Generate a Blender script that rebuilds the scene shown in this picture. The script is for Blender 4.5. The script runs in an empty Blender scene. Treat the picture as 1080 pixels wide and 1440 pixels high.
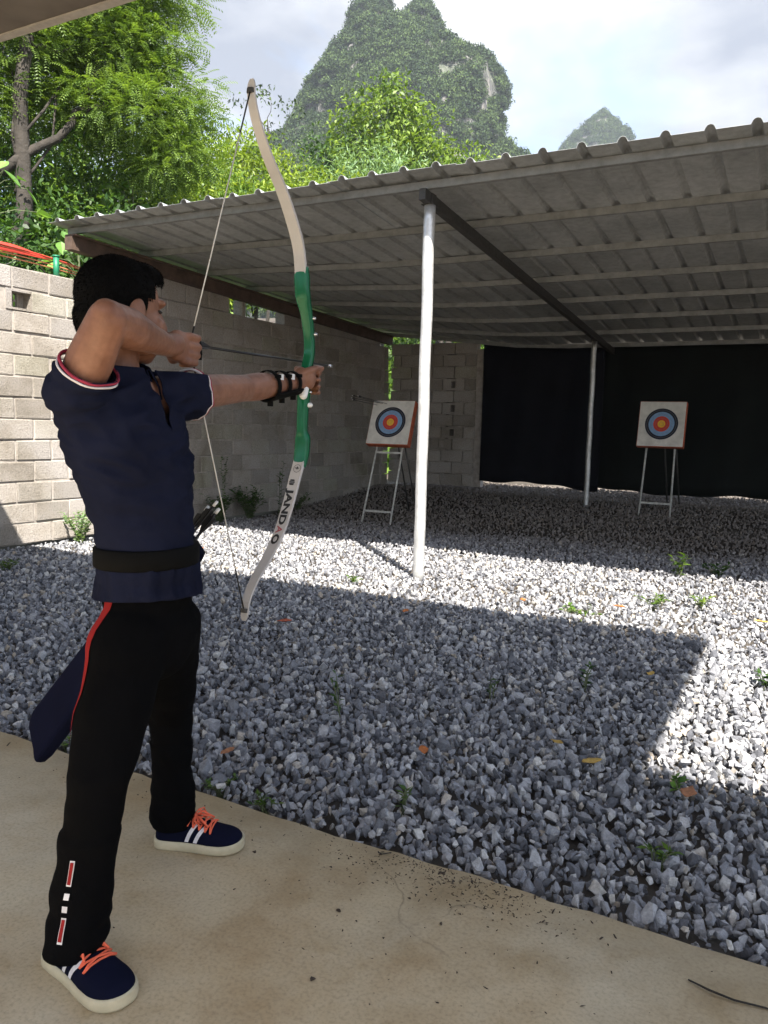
import bpy, bmesh, math, random
import numpy as np
from mathutils import Vector, Matrix, noise
from mathutils.bvhtree import BVHTree
R = math.radians
scene = bpy.context.scene
col = scene.collection
rng = np.random.default_rng(7)
random.seed(7)

# ------------------------------------------------------------------ camera
YAW, PITCH, ROLL, CAMH = R(28), R(6.0), R(1.5), 1.2
cam_d = bpy.data.cameras.new('camera')
cam = bpy.data.objects.new('camera', cam_d)
col.objects.link(cam)
cam_d.sensor_fit = 'VERTICAL'
cam_d.sensor_height = 36.0
cam_d.lens = 28.0
cam_d.clip_start = 0.05
cam_d.clip_end = 4000
_f = Vector((-math.sin(YAW)*math.cos(PITCH), math.cos(YAW)*math.cos(PITCH), -math.sin(PITCH)))
_r = Vector((math.cos(YAW), math.sin(YAW), 0))
_u = _r.cross(_f)
_r2 = _r*math.cos(ROLL) + _u*math.sin(ROLL)
_u2 = _u*math.cos(ROLL) - _r*math.sin(ROLL)
cam.matrix_world = Matrix((( _r2.x, _u2.x, -_f.x, 0), (_r2.y, _u2.y, -_f.y, 0), (_r2.z, _u2.z, -_f.z, CAMH), (0, 0, 0, 1)))
scene.camera = cam

# ------------------------------------------------------------------ light
SUN_DIR = Vector((-0.545, 0.58, -1.0)).normalized()      # direction the light travels
sun_el = math.asin(-SUN_DIR.z)
sun_az = math.atan2(-SUN_DIR.x, -SUN_DIR.y)
ld = bpy.data.lights.new('sun', 'SUN')
ld.energy = 5.0
ld.angle = R(0.53)
ld.color = (1.0, 0.935, 0.84)
sun = bpy.data.objects.new('sun', ld)
sun.rotation_euler = SUN_DIR.to_track_quat('-Z', 'Y').to_euler()
col.objects.link(sun)

world = bpy.data.worlds.new('World')
scene.world = world
world.use_nodes = True
wn, wl = world.node_tree.nodes, world.node_tree.links
wn.clear()
w_out = wn.new('ShaderNodeOutputWorld')
w_bg = wn.new('ShaderNodeBackground')
w_bg.inputs['Strength'].default_value = 0.1
w_sky = wn.new('ShaderNodeTexSky')
w_sky.sky_type = 'NISHITA'
w_sky.sun_disc = False
w_sky.sun_elevation = sun_el
w_sky.sun_rotation = sun_az
w_sky.air_density = 1.0
w_sky.dust_density = 1.5
w_tc = wn.new('ShaderNodeTexCoord')
w_sep = wn.new('ShaderNodeSeparateXYZ')
wl.new(w_tc.outputs['Generated'], w_sep.inputs[0])
w_add = wn.new('ShaderNodeMath'); w_add.operation = 'ADD'; w_add.inputs[1].default_value = 0.25
wl.new(w_sep.outputs['Z'], w_add.inputs[0])
w_max = wn.new('ShaderNodeMath'); w_max.operation = 'MAXIMUM'; w_max.inputs[1].default_value = 0.08
wl.new(w_add.outputs[0], w_max.inputs[0])
w_dv = wn.new('ShaderNodeVectorMath'); w_dv.operation = 'DIVIDE'
w_cmb = wn.new('ShaderNodeCombineXYZ')
for k in range(3): wl.new(w_max.outputs[0], w_cmb.inputs[k])
wl.new(w_tc.outputs['Generated'], w_dv.inputs[0]); wl.new(w_cmb.outputs[0], w_dv.inputs[1])
w_map = wn.new('ShaderNodeMapping'); w_map.inputs['Location'].default_value = (3.1, 1.7, 0.4)
wl.new(w_dv.outputs[0], w_map.inputs['Vector'])
w_n1 = wn.new('ShaderNodeTexNoise')
w_n1.inputs['Scale'].default_value = 1.5; w_n1.inputs['Detail'].default_value = 9; w_n1.inputs['Roughness'].default_value = 0.52
w_n1.inputs['Distortion'].default_value = 0.25
wl.new(w_map.outputs[0], w_n1.inputs['Vector'])
w_r1 = wn.new('ShaderNodeValToRGB')
w_r1.color_ramp.elements[0].position = 0.42; w_r1.color_ramp.elements[1].position = 0.55
wl.new(w_n1.outputs[0], w_r1.inputs[0])
w_n2 = wn.new('ShaderNodeTexNoise')
w_n2.inputs['Scale'].default_value = 2.6; w_n2.inputs['Detail'].default_value = 6
wl.new(w_map.outputs[0], w_n2.inputs['Vector'])
w_r2 = wn.new('ShaderNodeValToRGB')
w_r2.color_ramp.elements[0].position = 0.38; w_r2.color_ramp.elements[1].position = 0.62
w_r2.color_ramp.elements[0].color = (1.45, 1.58, 1.88, 1); w_r2.color_ramp.elements[1].color = (3.15, 3.18, 3.26, 1)
wl.new(w_n2.outputs[0], w_r2.inputs[0])
w_sc = wn.new('ShaderNodeMix'); w_sc.data_type = 'RGBA'; w_sc.blend_type = 'ADD'; w_sc.inputs[0].default_value = 1.0
wl.new(w_sky.outputs[0], w_sc.inputs[6]); w_sc.inputs[7].default_value = (.15, .19, .24, 1)     # thin veil of high cloud
w_mx = wn.new('ShaderNodeMix'); w_mx.data_type = 'RGBA'
wl.new(w_r1.outputs[0], w_mx.inputs[0]); wl.new(w_sc.outputs[2], w_mx.inputs[6]); wl.new(w_r2.outputs[0], w_mx.inputs[7])
wl.new(w_mx.outputs[2], w_bg.inputs[0]); wl.new(w_bg.outputs[0], w_out.inputs[0])

scene.view_settings.view_transform = 'Standard'
scene.view_settings.look = 'None'
scene.view_settings.gamma = 1.0
scene.view_settings.exposure = 1.88
scene.render.engine = 'CYCLES'

# ------------------------------------------------------------------ helpers
def link(o, parent=None):
    col.objects.link(o)
    if parent is not None:
        o.parent = parent
    return o

def tag(o, label=None, cat=None, group=None, kind=None):
    if label: o['label'] = label
    if cat: o['category'] = cat
    if group: o['group'] = group
    if kind: o['kind'] = kind
    return o

def empty(name, loc=(0, 0, 0), label=None, cat=None, group=None):
    o = bpy.data.objects.new(name, None)
    o.location = loc
    o.empty_display_size = 0.1
    link(o)
    return tag(o, label, cat, group)

def mesh_obj(name, me, mat=None, parent=None, smooth=False):
    """me in world coordinates; the parent may be an Empty anywhere"""
    if mat is not None:
        me.materials.clear(); me.materials.append(mat)
    if smooth:
        me.polygons.foreach_set('use_smooth', [True]*len(me.polygons))
    o = bpy.data.objects.new(name, me)
    link(o, parent)
    if parent is not None:
        o.matrix_parent_inverse = Matrix.Translation(world_loc(parent)).inverted()
    return o

def world_loc(o):
    # empties and meshes here are only ever translated
    v = Vector(o.location)
    p = o.parent
    if p is not None and isinstance(p.data, type(None)) is False:
        return v
    return v

class MB:
    def __init__(s): s.v = []; s.f = []
    def add(s, vs, fs):
        k = len(s.v); s.v += [tuple(x) for x in vs]; s.f += [tuple(i+k for i in f) for f in fs]; return s
    def box(s, c, d, rot=None):
        c = Vector(c); hx, hy, hz = d[0]/2, d[1]/2, d[2]/2
        vs = [Vector((x*hx, y*hy, z*hz)) for x in (-1, 1) for y in (-1, 1) for z in (-1, 1)]
        if rot is not None: vs = [rot @ v for v in vs]
        vs = [v+c for v in vs]
        return s.add(vs, [(0, 1, 3, 2), (4, 6, 7, 5), (0, 4, 5, 1), (2, 3, 7, 6), (0, 2, 6, 4), (1, 5, 7, 3)])
    def bar(s, p0, p1, w, h, up=(0, 0, 1)):
        p0, p1 = Vector(p0), Vector(p1); d = (p1-p0); L = d.length; d = d.normalized()
        x = d.cross(Vector(up)).normalized(); z = x.cross(d)
        rot = Matrix((x, d, z)).transposed()
        return s.box((p0+p1)/2, (w, L, h), rot)
    def tube(s, pts, rad, n=8, caps=True):
        pts = [Vector(p) for p in pts]
        if not hasattr(rad, '__len__'): rad = [rad]*len(pts)
        rings = []; prev = None
        for i, p in enumerate(pts):
            d = (pts[min(i+1, len(pts)-1)]-pts[max(i-1, 0)])
            d = d.normalized() if d.length > 1e-9 else Vector((0, 0, 1))
            a = prev if prev is not None else (Vector((1, 0, 0)) if abs(d.x) < .8 else Vector((0, 1, 0)))
            x = (a - d*a.dot(d)).normalized(); prev = x; y = d.cross(x)
            rings.append([p+(x*math.cos(t)+y*math.sin(t))*rad[i] for t in [2*math.pi*j/n for j in range(n)]])
        return s.rings(rings, caps)
    def rings(s, rings, caps=True):
        n = len(rings[0]); vs = [v for r in rings for v in r]; fs = []
        for i in range(len(rings)-1):
            for j in range(n):
                a, b = i*n+j, i*n+(j+1) % n
                fs.append((a, b, b+n, a+n))
        if caps:
            fs.append(tuple(range(n-1, -1, -1))); fs.append(tuple((len(rings)-1)*n+j for j in range(n)))
        return s.add(vs, fs)
    def cone(s, p0, r0, p1, r1, n=16):
        """tapered capsule"""
        p0, p1 = Vector(p0), Vector(p1); d = (p1-p0); d = d.normalized() if d.length > 1e-9 else Vector((0, 0, 1))
        a = Vector((1, 0, 0)) if abs(d.x) < .8 else Vector((0, 1, 0))
        x = (a-d*a.dot(d)).normalized(); y = d.cross(x); rings = []
        for t in (-88, -65, -40, -18, 0): 
            rings.append((p0+d*r0*math.sin(R(t)), r0*math.cos(R(t))))
        for t in (0, 18, 40, 65, 88):
            rings.append((p1+d*r1*math.sin(R(t)), r1*math.cos(R(t))))
        return s.rings([[c+(x*math.cos(q)+y*math.sin(q))*r for q in [2*math.pi*j/n for j in range(n)]] for c, r in rings])
    def ell(s, c, r, m=None, n=20, k=12):
        c = Vector(c); rings = []
        for i in range(k+1):
            t = math.pi*(min(max(i, .04), k-.04)/k)-math.pi/2
            ring = []
            for j in range(n):
                q = 2*math.pi*j/n
                v = Vector((r[0]*math.cos(t)*math.cos(q), r[1]*math.cos(t)*math.sin(q), r[2]*math.sin(t)))
                if m is not None: v = m @ v
                ring.append(c+v)
            rings.append(ring)
        return s.rings(rings)
    def mesh(s, name):
        me = bpy.data.meshes.new(name); me.from_pydata(s.v, [], s.f); me.update(); return me
    def build(s, name, mat, parent=None, smooth=False):
        return mesh_obj(name, s.mesh(name), mat, parent, smooth)

def np_mesh(name, V, F, tint=None):
    V = np.asarray(V, np.float32); F = np.asarray(F, np.int32); k = F.shape[1]
    me = bpy.data.meshes.new(name)
    me.vertices.add(len(V)); me.vertices.foreach_set('co', V.ravel())
    me.loops.add(F.size); me.loops.foreach_set('vertex_index', F.ravel())
    me.polygons.add(len(F)); me.polygons.foreach_set('loop_start', np.arange(0, F.size, k, dtype=np.int32))
    me.polygons.foreach_set('loop_total', np.full(len(F), k, np.int32))
    me.update(calc_edges=True)
    if tint is not None:
        at = me.attributes.new('tint', 'FLOAT', 'FACE'); at.data.foreach_set('value', np.asarray(tint, np.float32))
    return me

# ---- materials
class NT:
    def __init__(s, name):
        s.m = bpy.data.materials.new(name); s.m.use_nodes = True
        s.n = s.m.node_tree.nodes; s.l = s.m.node_tree.links
        s.b = s.n['Principled BSDF']
    def tc(s, kind='Object'):
        t = s.n.new('ShaderNodeTexCoord'); return t.outputs[kind]
    def noise(s, scale, detail=5, rough=.55, vec=None, dist=0.0):
        t = s.n.new('ShaderNodeTexNoise'); t.inputs['Scale'].default_value = scale
        t.inputs['Detail'].default_value = detail; t.inputs['Roughness'].default_value = rough; t.inputs['Distortion'].default_value = dist
        s.l.new(vec if vec is not None else s.tc(), t.inputs['Vector']); return t.outputs[0]
    def ramp(s, fac, stops):
        r = s.n.new('ShaderNodeValToRGB'); e = r.color_ramp.elements
        while len(e) < len(stops): e.new(.5)
        for i, (p, c) in enumerate(stops):
            e[i].position = p; e[i].color = (c[0], c[1], c[2], 1) if hasattr(c, '__len__') else (c, c, c, 1)
        s.l.new(fac, r.inputs[0]); return r.outputs[0]
    def mix(s, fac, a, b, mode='MIX'):
        m = s.n.new('ShaderNodeMix'); m.data_type = 'RGBA'; m.blend_type = mode
        for k, x in ((0, fac), (6, a), (7, b)):
            if hasattr(x, 'is_linked') or hasattr(x, 'links'): s.l.new(x, m.inputs[k])
            elif k == 0: m.inputs[0].default_value = x
            else: m.inputs[k].default_value = (x[0], x[1], x[2], 1)
        return m.outputs[2]
    def math(s, op, a, b):
        m = s.n.new('ShaderNodeMath'); m.operation = op
        for k, x in ((0, a), (1, b)):
            if hasattr(x, 'links'): s.l.new(x, m.inputs[k])
            else: m.inputs[k].default_value = x
        return m.outputs[0]
    def bump(s, h, strength=.3, dist=.01):
        b = s.n.new('ShaderNodeBump'); b.inputs['Strength'].default_value = strength; b.inputs['Distance'].default_value = dist
        s.l.new(h, b.inputs['Height']); s.l.new(b.outputs[0], s.b.inputs['Normal'])
    def rand(s):
        o = s.n.new('ShaderNodeObjectInfo'); return o.outputs['Random']
    def attr(s, name):
        a = s.n.new('ShaderNodeAttribute'); a.attribute_name = name; return a.outputs['Fac']
    def set(s, col=None, rough=.6, metal=0.0, spec=None):
        if col is not None:
            if hasattr(col, 'links'): s.l.new(col, s.b.inputs['Base Color'])
            else: s.b.inputs['Base Color'].default_value = (*col, 1)
        if hasattr(rough, 'links'): s.l.new(rough, s.b.inputs['Roughness'])
        else: s.b.inputs['Roughness'].default_value = rough
        s.b.inputs['Metallic'].default_value = metal
        if spec is not None: s.b.inputs['Specular IOR Level'].default_value = spec
        return s

def simple(name, c, rough=.6, metal=0.0, spec=None, var=.12, scale=30, bump=0.0, bscale=200, bdist=.001):
    t = NT(name)
    n = t.noise(scale, 5)
    cc = t.ramp(n, [(.3, [x*(1-var) for x in c]), (.7, [min(1, x*(1+var)) for x in c])])
    t.set(cc, rough, metal, spec)
    if bump > 0: t.bump(t.noise(bscale, 3), bump, bdist)
    return t.m

def leaf_mat(name, c0, c1, trans=.35, rough=.5):
    t = NT(name)
    a = t.attr('tint')
    cc = t.ramp(a, [(0.0, c0), (1.0, c1)])
    t.set(cc, rough, 0, .35)
    tr = t.n.new('ShaderNodeBsdfTranslucent')
    g = t.n.new('ShaderNodeMix'); g.data_type = 'RGBA'; g.blend_type = 'MULTIPLY'; g.inputs[0].default_value = 1
    t.l.new(cc, g.inputs[6]); g.inputs[7].default_value = (1.25, 1.25, .5, 1)
    t.l.new(g.outputs[2], tr.inputs[0])
    mx = t.n.new('ShaderNodeMixShader'); mx.inputs[0].default_value = trans
    t.l.new(t.b.outputs[0], mx.inputs[1]); t.l.new(tr.outputs[0], mx.inputs[2])
    t.l.new(mx.outputs[0], t.n['Material Output'].inputs[0])
    return t.m

# ------------------------------------------------------------------ the ground
def ground_z(x, y):
    """yard level; rises a little at the back of the shed and climbs beyond the walls"""
    z = 0.24*np.clip((y-9.0)/3.0, 0, 1)
    d = np.maximum(np.maximum(-x-8.5, y-14.5), 0)
    return z + np.minimum(0.24*d, 9.0 + 0.03*d)

def build_ground():
    xs = np.concatenate([[-560, -440, -320, -180, -110, -75], np.arange(-60, -8, 3), np.arange(-8, 4, .5), [5, 8, 12, 20, 35, 60, 100, 160, 260]])
    ys = np.concatenate([[-100, -80, -60, -40, -30, -10, -5], np.arange(-2, 16, .5), np.arange(17, 60, 3), [75, 110, 180, 300, 450, 640]])
    X, Y = np.meshgrid(xs, ys, indexing='ij')
    Z = ground_z(X, Y) - 0.065 + np.where((X < -9) | (Y > 15), .35*np.sin(X*.7+1)*np.cos(Y*.53), 0)
    V = np.stack([X, Y, Z], -1).reshape(-1, 3); n = len(ys)
    F = [(i*n+j, (i+1)*n+j, (i+1)*n+j+1, i*n+j+1) for i in range(len(xs)-1) for j in range(n-1)]
    t = NT('ground_soil')
    c = t.ramp(t.noise(.9, 8, .65), [(.3, (.05, .044, .038)), (.5, (.085, .075, .065)), (.7, (.13, .12, .105))])
    t.set(c, .95, 0, .1); t.bump(t.noise(25, 6), .6, .02)
    o = mesh_obj('ground', np_mesh('ground', V, F), t.m, smooth=True)
    tag(o, kind='structure')
build_ground()

# concrete floor of the shooting line
def build_slab():
    xs = np.linspace(-6.35, 3.5, 200)
    edge = []
    for x in xs:
        e = 1.945 + .012*noise.noise((x*2.1, 3, 0)) + .012*noise.noise((x*9, 7, 0)) + .008*noise.noise((x*31, 1, 0))
        edge.append(e)
    V = []; F = []
    for x, e in zip(xs, edge):
        V += [(x, -6.0, 0), (x, 1.0, 0), (x, e-.018, 0), (x, e, -.014), (x, e+.004, -.12)]
    for i in range(len(xs)-1):
        for j in range(4):
            a = i*5+j; F.append((a, a+5, a+6, a+1))
    t = NT('concrete')
    v = t.tc()
    big = t.noise(1.1, 6, .6, v, .4); mid = t.noise(5, 7, .65, v, .3); fine = t.noise(110, 4, .6, v)
    c = t.ramp(big, [(.30, (.43, .31, .17)), (.46, (.53, .435, .29)), (.62, (.555, .49, .365))])
    c2 = t.ramp(mid, [(.28, (.78, .71, .60)), (.5, (.97, .95, .92)), (.72, (1.08, 1.08, 1.06))])
    c = t.mix(1.0, c, c2, 'MULTIPLY')
    c = t.mix(1.0, c, t.ramp(fine, [(.25, .72), (.5, 1.0), (.75, 1.1)]), 'MULTIPLY')
    # moss and wet earth near the lip, from the object y coordinate broken by noise
    sep = t.n.new('ShaderNodeSeparateXYZ'); t.l.new(v, sep.inputs[0])
    lip = t.math('ADD', sep.outputs[1], t.math('MULTIPLY', t.noise(2.6, 6, .6, v), .9))
    fac = t.ramp(lip, [(.0, 0), (1.0, 0)])
    mr = t.n.new('ShaderNodeMapRange'); mr.inputs[1].default_value = 1.95; mr.inputs[2].default_value = 2.55
    t.l.new(lip, mr.inputs[0])
    fm = t.math('MULTIPLY', mr.outputs[0], .65)
    c = t.mix(fm, c, t.ramp(t.noise(6, 5, .6, v), [(.35, (.15, .105, .045)), (.65, (.27, .20, .10))]))
    # hairline cracks
    vo = t.n.new('ShaderNodeTexVoronoi'); vo.feature = 'DISTANCE_TO_EDGE'; vo.inputs['Scale'].default_value = .62
    wv = t.n.new('ShaderNodeVectorMath'); wv.operation = 'ADD'
    nz = t.n.new('ShaderNodeTexNoise'); nz.inputs['Scale'].default_value = 2.2; nz.inputs['Detail'].default_value = 6
    t.l.new(v, nz.inputs['Vector'])
    sc = t.n.new('ShaderNodeVectorMath'); sc.operation = 'SCALE'; sc.inputs['Scale'].default_value = .55
    t.l.new(nz.outputs[1], sc.inputs[0]); t.l.new(v, wv.inputs[0]); t.l.new(sc.outputs[0], wv.inputs[1]); t.l.new(wv.outputs[0], vo.inputs['Vector'])
    ck = t.ramp(vo.outputs['Distance'], [(0.0, .62), (.004, 1.0)])
    brk = t.ramp(t.noise(2.0, 2, .5, v), [(.52, 0), (.60, 1)])
    c = t.mix(brk, c, t.mix(1.0, c, ck, 'MULTIPLY'))
    t.set(c, t.ramp(mid, [(.3, .62), (.7, .86)]), 0, .3)
    t.bump(t.mix(.4, fine, mid), .25, .004)
    o = mesh_obj('concrete_floor', np_mesh('concrete_floor', V, F), t.m)
    tag(o, kind='structure')
build_slab()

# ---- scattering with geometry nodes (for what nobody could count)
def scatter(name, pts, rot, scl, idx, sources, mat=None):
    """one object: a cloud of points carrying real stones / tree clumps as instances"""
    src = bpy.data.collections.new(name+'_pieces')
    for i, me in enumerate(sources):
        so = bpy.data.objects.new('%s_piece_%02d' % (name, i), me); src.objects.link(so)
    me = bpy.data.meshes.new(name); n = len(pts)
    me.vertices.add(n); me.vertices.foreach_set('co', np.asarray(pts, np.float32).ravel())
    a = me.attributes.new('rot', 'FLOAT_VECTOR', 'POINT'); a.data.foreach_set('vector', np.asarray(rot, np.float32).ravel())
    a = me.attributes.new('scl', 'FLOAT_VECTOR', 'POINT'); a.data.foreach_set('vector', np.asarray(scl, np.float32).ravel())
    a = me.attributes.new('idx', 'INT', 'POINT'); a.data.foreach_set('value', np.asarray(idx, np.int32))
    o = bpy.data.objects.new(name, me); link(o)
    ng = bpy.data.node_groups.new(name+'_nodes', 'GeometryNodeTree')
    ng.interface.new_socket('Geometry', in_out='INPUT', socket_type='NodeSocketGeometry')
    ng.interface.new_socket('Geometry', in_out='OUTPUT', socket_type='NodeSocketGeometry')
    gi = ng.nodes.new('NodeGroupInput'); go = ng.nodes.new('NodeGroupOutput')
    ci = ng.nodes.new('GeometryNodeCollectionInfo'); ci.inputs['Collection'].default_value = src
    ci.inputs['Separate Children'].default_value = True; ci.inputs['Reset Children'].default_value = True
    ip = ng.nodes.new('GeometryNodeInstanceOnPoints'); ip.inputs['Pick Instance'].default_value = True
    def na(nm, ty):
        q = ng.nodes.new('GeometryNodeInputNamedAttribute'); q.data_type = ty; q.inputs['Name'].default_value = nm; return q.outputs[0]
    e2r = ng.nodes.new('FunctionNodeEulerToRotation')
    ng.links.new(na('rot', 'FLOAT_VECTOR'), e2r.inputs[0])
    ng.links.new(gi.outputs[0], ip.inputs['Points']); ng.links.new(ci.outputs[0], ip.inputs['Instance'])
    ng.links.new(na('idx', 'INT'), ip.inputs['Instance Index']); ng.links.new(e2r.outputs[0], ip.inputs['Rotation'])
    ng.links.new(na('scl', 'FLOAT_VECTOR'), ip.inputs['Scale']); ng.links.new(ip.outputs[0], go.inputs[0])
    md = o.modifiers.new('scatter', 'NODES'); md.node_group = ng
    return o

def rock_mesh(i, mat, npts=13):
    r = np.random.default_rng(100+i)
    p = r.normal(size=(npts, 3)); p /= np.linalg.norm(p, axis=1)[:, None]
    p *= r.uniform(.78, 1.05, (npts, 1)); p *= np.array([r.uniform(.8, 1.2), r.uniform(.55, .9), r.uniform(.38, .75)])
    bm = bmesh.new()
    for q in p: bm.verts.new(q)
    res = bmesh.ops.convex_hull(bm, input=bm.verts)
    for v in [v for v in bm.verts if not v.link_faces]: bm.verts.remove(v)
    me = bpy.data.meshes.new('stone'); bm.to_mesh(me); bm.free(); me.materials.append(mat); return me

def build_gravel():
    t = NT('crushed_limestone')
    rv = t.rand(); v = t.tc()
    base = t.ramp(rv, [(0, (.10, .104, .12)), (.25, (.21, .217, .24)), (.55, (.32, .326, .352)), (.82, (.44, .444, .46)), (.94, (.60, .59, .57)), (1, (.42, .36, .29))])
    c = t.mix(1.0, base, t.ramp(t.noise(2.3, 6, .7, v), [(.3, .62), (.55, 1.0), (.72, 1.25)]), 'MULTIPLY')
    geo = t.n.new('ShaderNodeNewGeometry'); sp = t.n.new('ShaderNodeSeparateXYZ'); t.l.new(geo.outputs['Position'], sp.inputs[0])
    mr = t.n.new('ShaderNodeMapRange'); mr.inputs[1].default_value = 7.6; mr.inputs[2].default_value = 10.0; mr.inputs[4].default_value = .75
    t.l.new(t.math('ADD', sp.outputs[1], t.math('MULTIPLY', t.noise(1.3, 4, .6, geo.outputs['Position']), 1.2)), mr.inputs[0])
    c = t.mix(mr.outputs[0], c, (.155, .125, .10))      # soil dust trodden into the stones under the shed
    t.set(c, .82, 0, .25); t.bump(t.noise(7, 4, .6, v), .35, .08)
    rocks = [rock_mesh(i, t.m) for i in range(14)]
    pts = []; scl = []
    def zone(x0, x1, y0, y1, step, smin, smax, lift):
        gx, gy = np.meshgrid(np.arange(x0, x1, step), np.arange(y0, y1, step), indexing='ij')
        x = (gx+rng.uniform(-.5, .5, gx.shape)*step*1.3).ravel(); y = (gy+rng.uniform(-.5, .5, gx.shape)*step*1.3).ravel()
        s = rng.uniform(smin, smax, x.shape)*np.where(rng.random(x.shape) < .08, 1.5, 1.0)*np.where(rng.random(x.shape) < .2, .7, 1.0)
        z = ground_z(x, y)+lift+rng.uniform(-.012, .016, x.shape)+.012*np.sin(x*2.3+1.1*np.sin(y*1.7))*np.cos(y*2.9)
        pts.append(np.stack([x, y, z], 1)); scl.append(s)
    zone(-6.52, 2.6, 1.98, 5.0, .026, .013, .023, -.030)
    zone(-6.52, 2.6, 1.985, 5.0, .043, .014, .030, -.014)
    zone(-6.52, 2.6, 5.0, 8.6, .034, .013, .024, -.024)
    zone(-6.52, 2.6, 8.6, 14.4, .046, .014, .027, -.032)
    p = np.concatenate(pts); s = np.concatenate(scl)
    # keep clear of the slab and thin out where soil shows under the shed roof
    keep = (p[:, 1] > 1.955+s*.8)
    nz = np.sin(p[:, 0]*1.3+2)*np.sin(p[:, 1]*1.9)+rng.normal(0, .7, len(p))
    keep &= ~((p[:, 1] > 9.2) & (nz > 1.1))
    keep &= (p[:, 0]+2.77)**2+(p[:, 1]-5.84)**2 > .058**2
    p = p[keep]; s = s[keep]; n = len(p)
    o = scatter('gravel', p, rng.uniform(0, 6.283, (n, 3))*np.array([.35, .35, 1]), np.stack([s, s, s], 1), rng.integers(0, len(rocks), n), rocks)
    tag(o, 'grey crushed limestone gravel covering the whole yard', 'gravel', kind='stuff')
    print('gravel stones', n)
build_gravel()

# ------------------------------------------------------------------ block walls
def block_material(name, dark=1.0):
    t = NT(name); v = t.tc(); rv = t.rand()
    base = t.ramp(rv, [(0, (.30, .278, .26)), (.4, (.37, .348, .33)), (.75, (.42, .39, .37)), (1, (.37, .36, .315))])
    geo = t.n.new('ShaderNodeNewGeometry')
    w = geo.outputs['Position']
    st = t.ramp(t.noise(1.1, 8, .68, w, .5), [(.3, (.55, .52, .45)), (.45, (.86, .84, .79)), (.6, (1, 1, 1))])
    c = t.mix(1.0, base, st, 'MULTIPLY')
    c = t.mix(1.0, c, t.ramp(t.noise(60, 5, .75, w), [(.28, .55), (.5, 1.0), (.75, 1.18)]), 'MULTIPLY')
    t.set(c, .93, 0, .15); t.bump(t.noise(70, 5, .75, w), 1.0, .010)
    return t.m
M_block = block_material('concrete_block')
M_mortar = simple('mortar', (.33, .30, .27), .95, var=.25, scale=14, bump=.7, bscale=60, bdist=.004)

def block_mesh(i, lx, ly, lz, bev=.008):
    """ly is the length; a cast block with worn, uneven arrises"""
    r = random.Random(40+i)
    bm = bmesh.new(); bmesh.ops.create_cube(bm, size=1)
    for v in bm.verts: v.co = Vector((v.co.x*lx, v.co.y*ly, v.co.z*lz))
    bmesh.ops.bevel(bm, geom=list(bm.edges), offset=bev, segments=1, affect='EDGES')
    for v in bm.verts:
        v.co += Vector((r.uniform(-.004, .004), r.uniform(-.005, .005), r.uniform(-.004, .004)))
    me = bpy.data.meshes.new('block'); bm.to_mesh(me); bm.free(); me.materials.append(M_block); return me
BLK = [block_mesh(i, .17, .385, .186) for i in range(8)]
BLKH = [block_mesh(20+i, .17, .185, .186) for i in range(3)]
def place(name, me, parent, loc, rot=(0, 0, 0), scale=(1, 1, 1)):
    o = bpy.data.objects.new(name, me); link(o, parent)
    o.matrix_parent_inverse = Matrix.Translation(world_loc(parent)).inverted()
    o.location = loc; o.rotation_euler = rot; o.scale = scale
    return o

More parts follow.
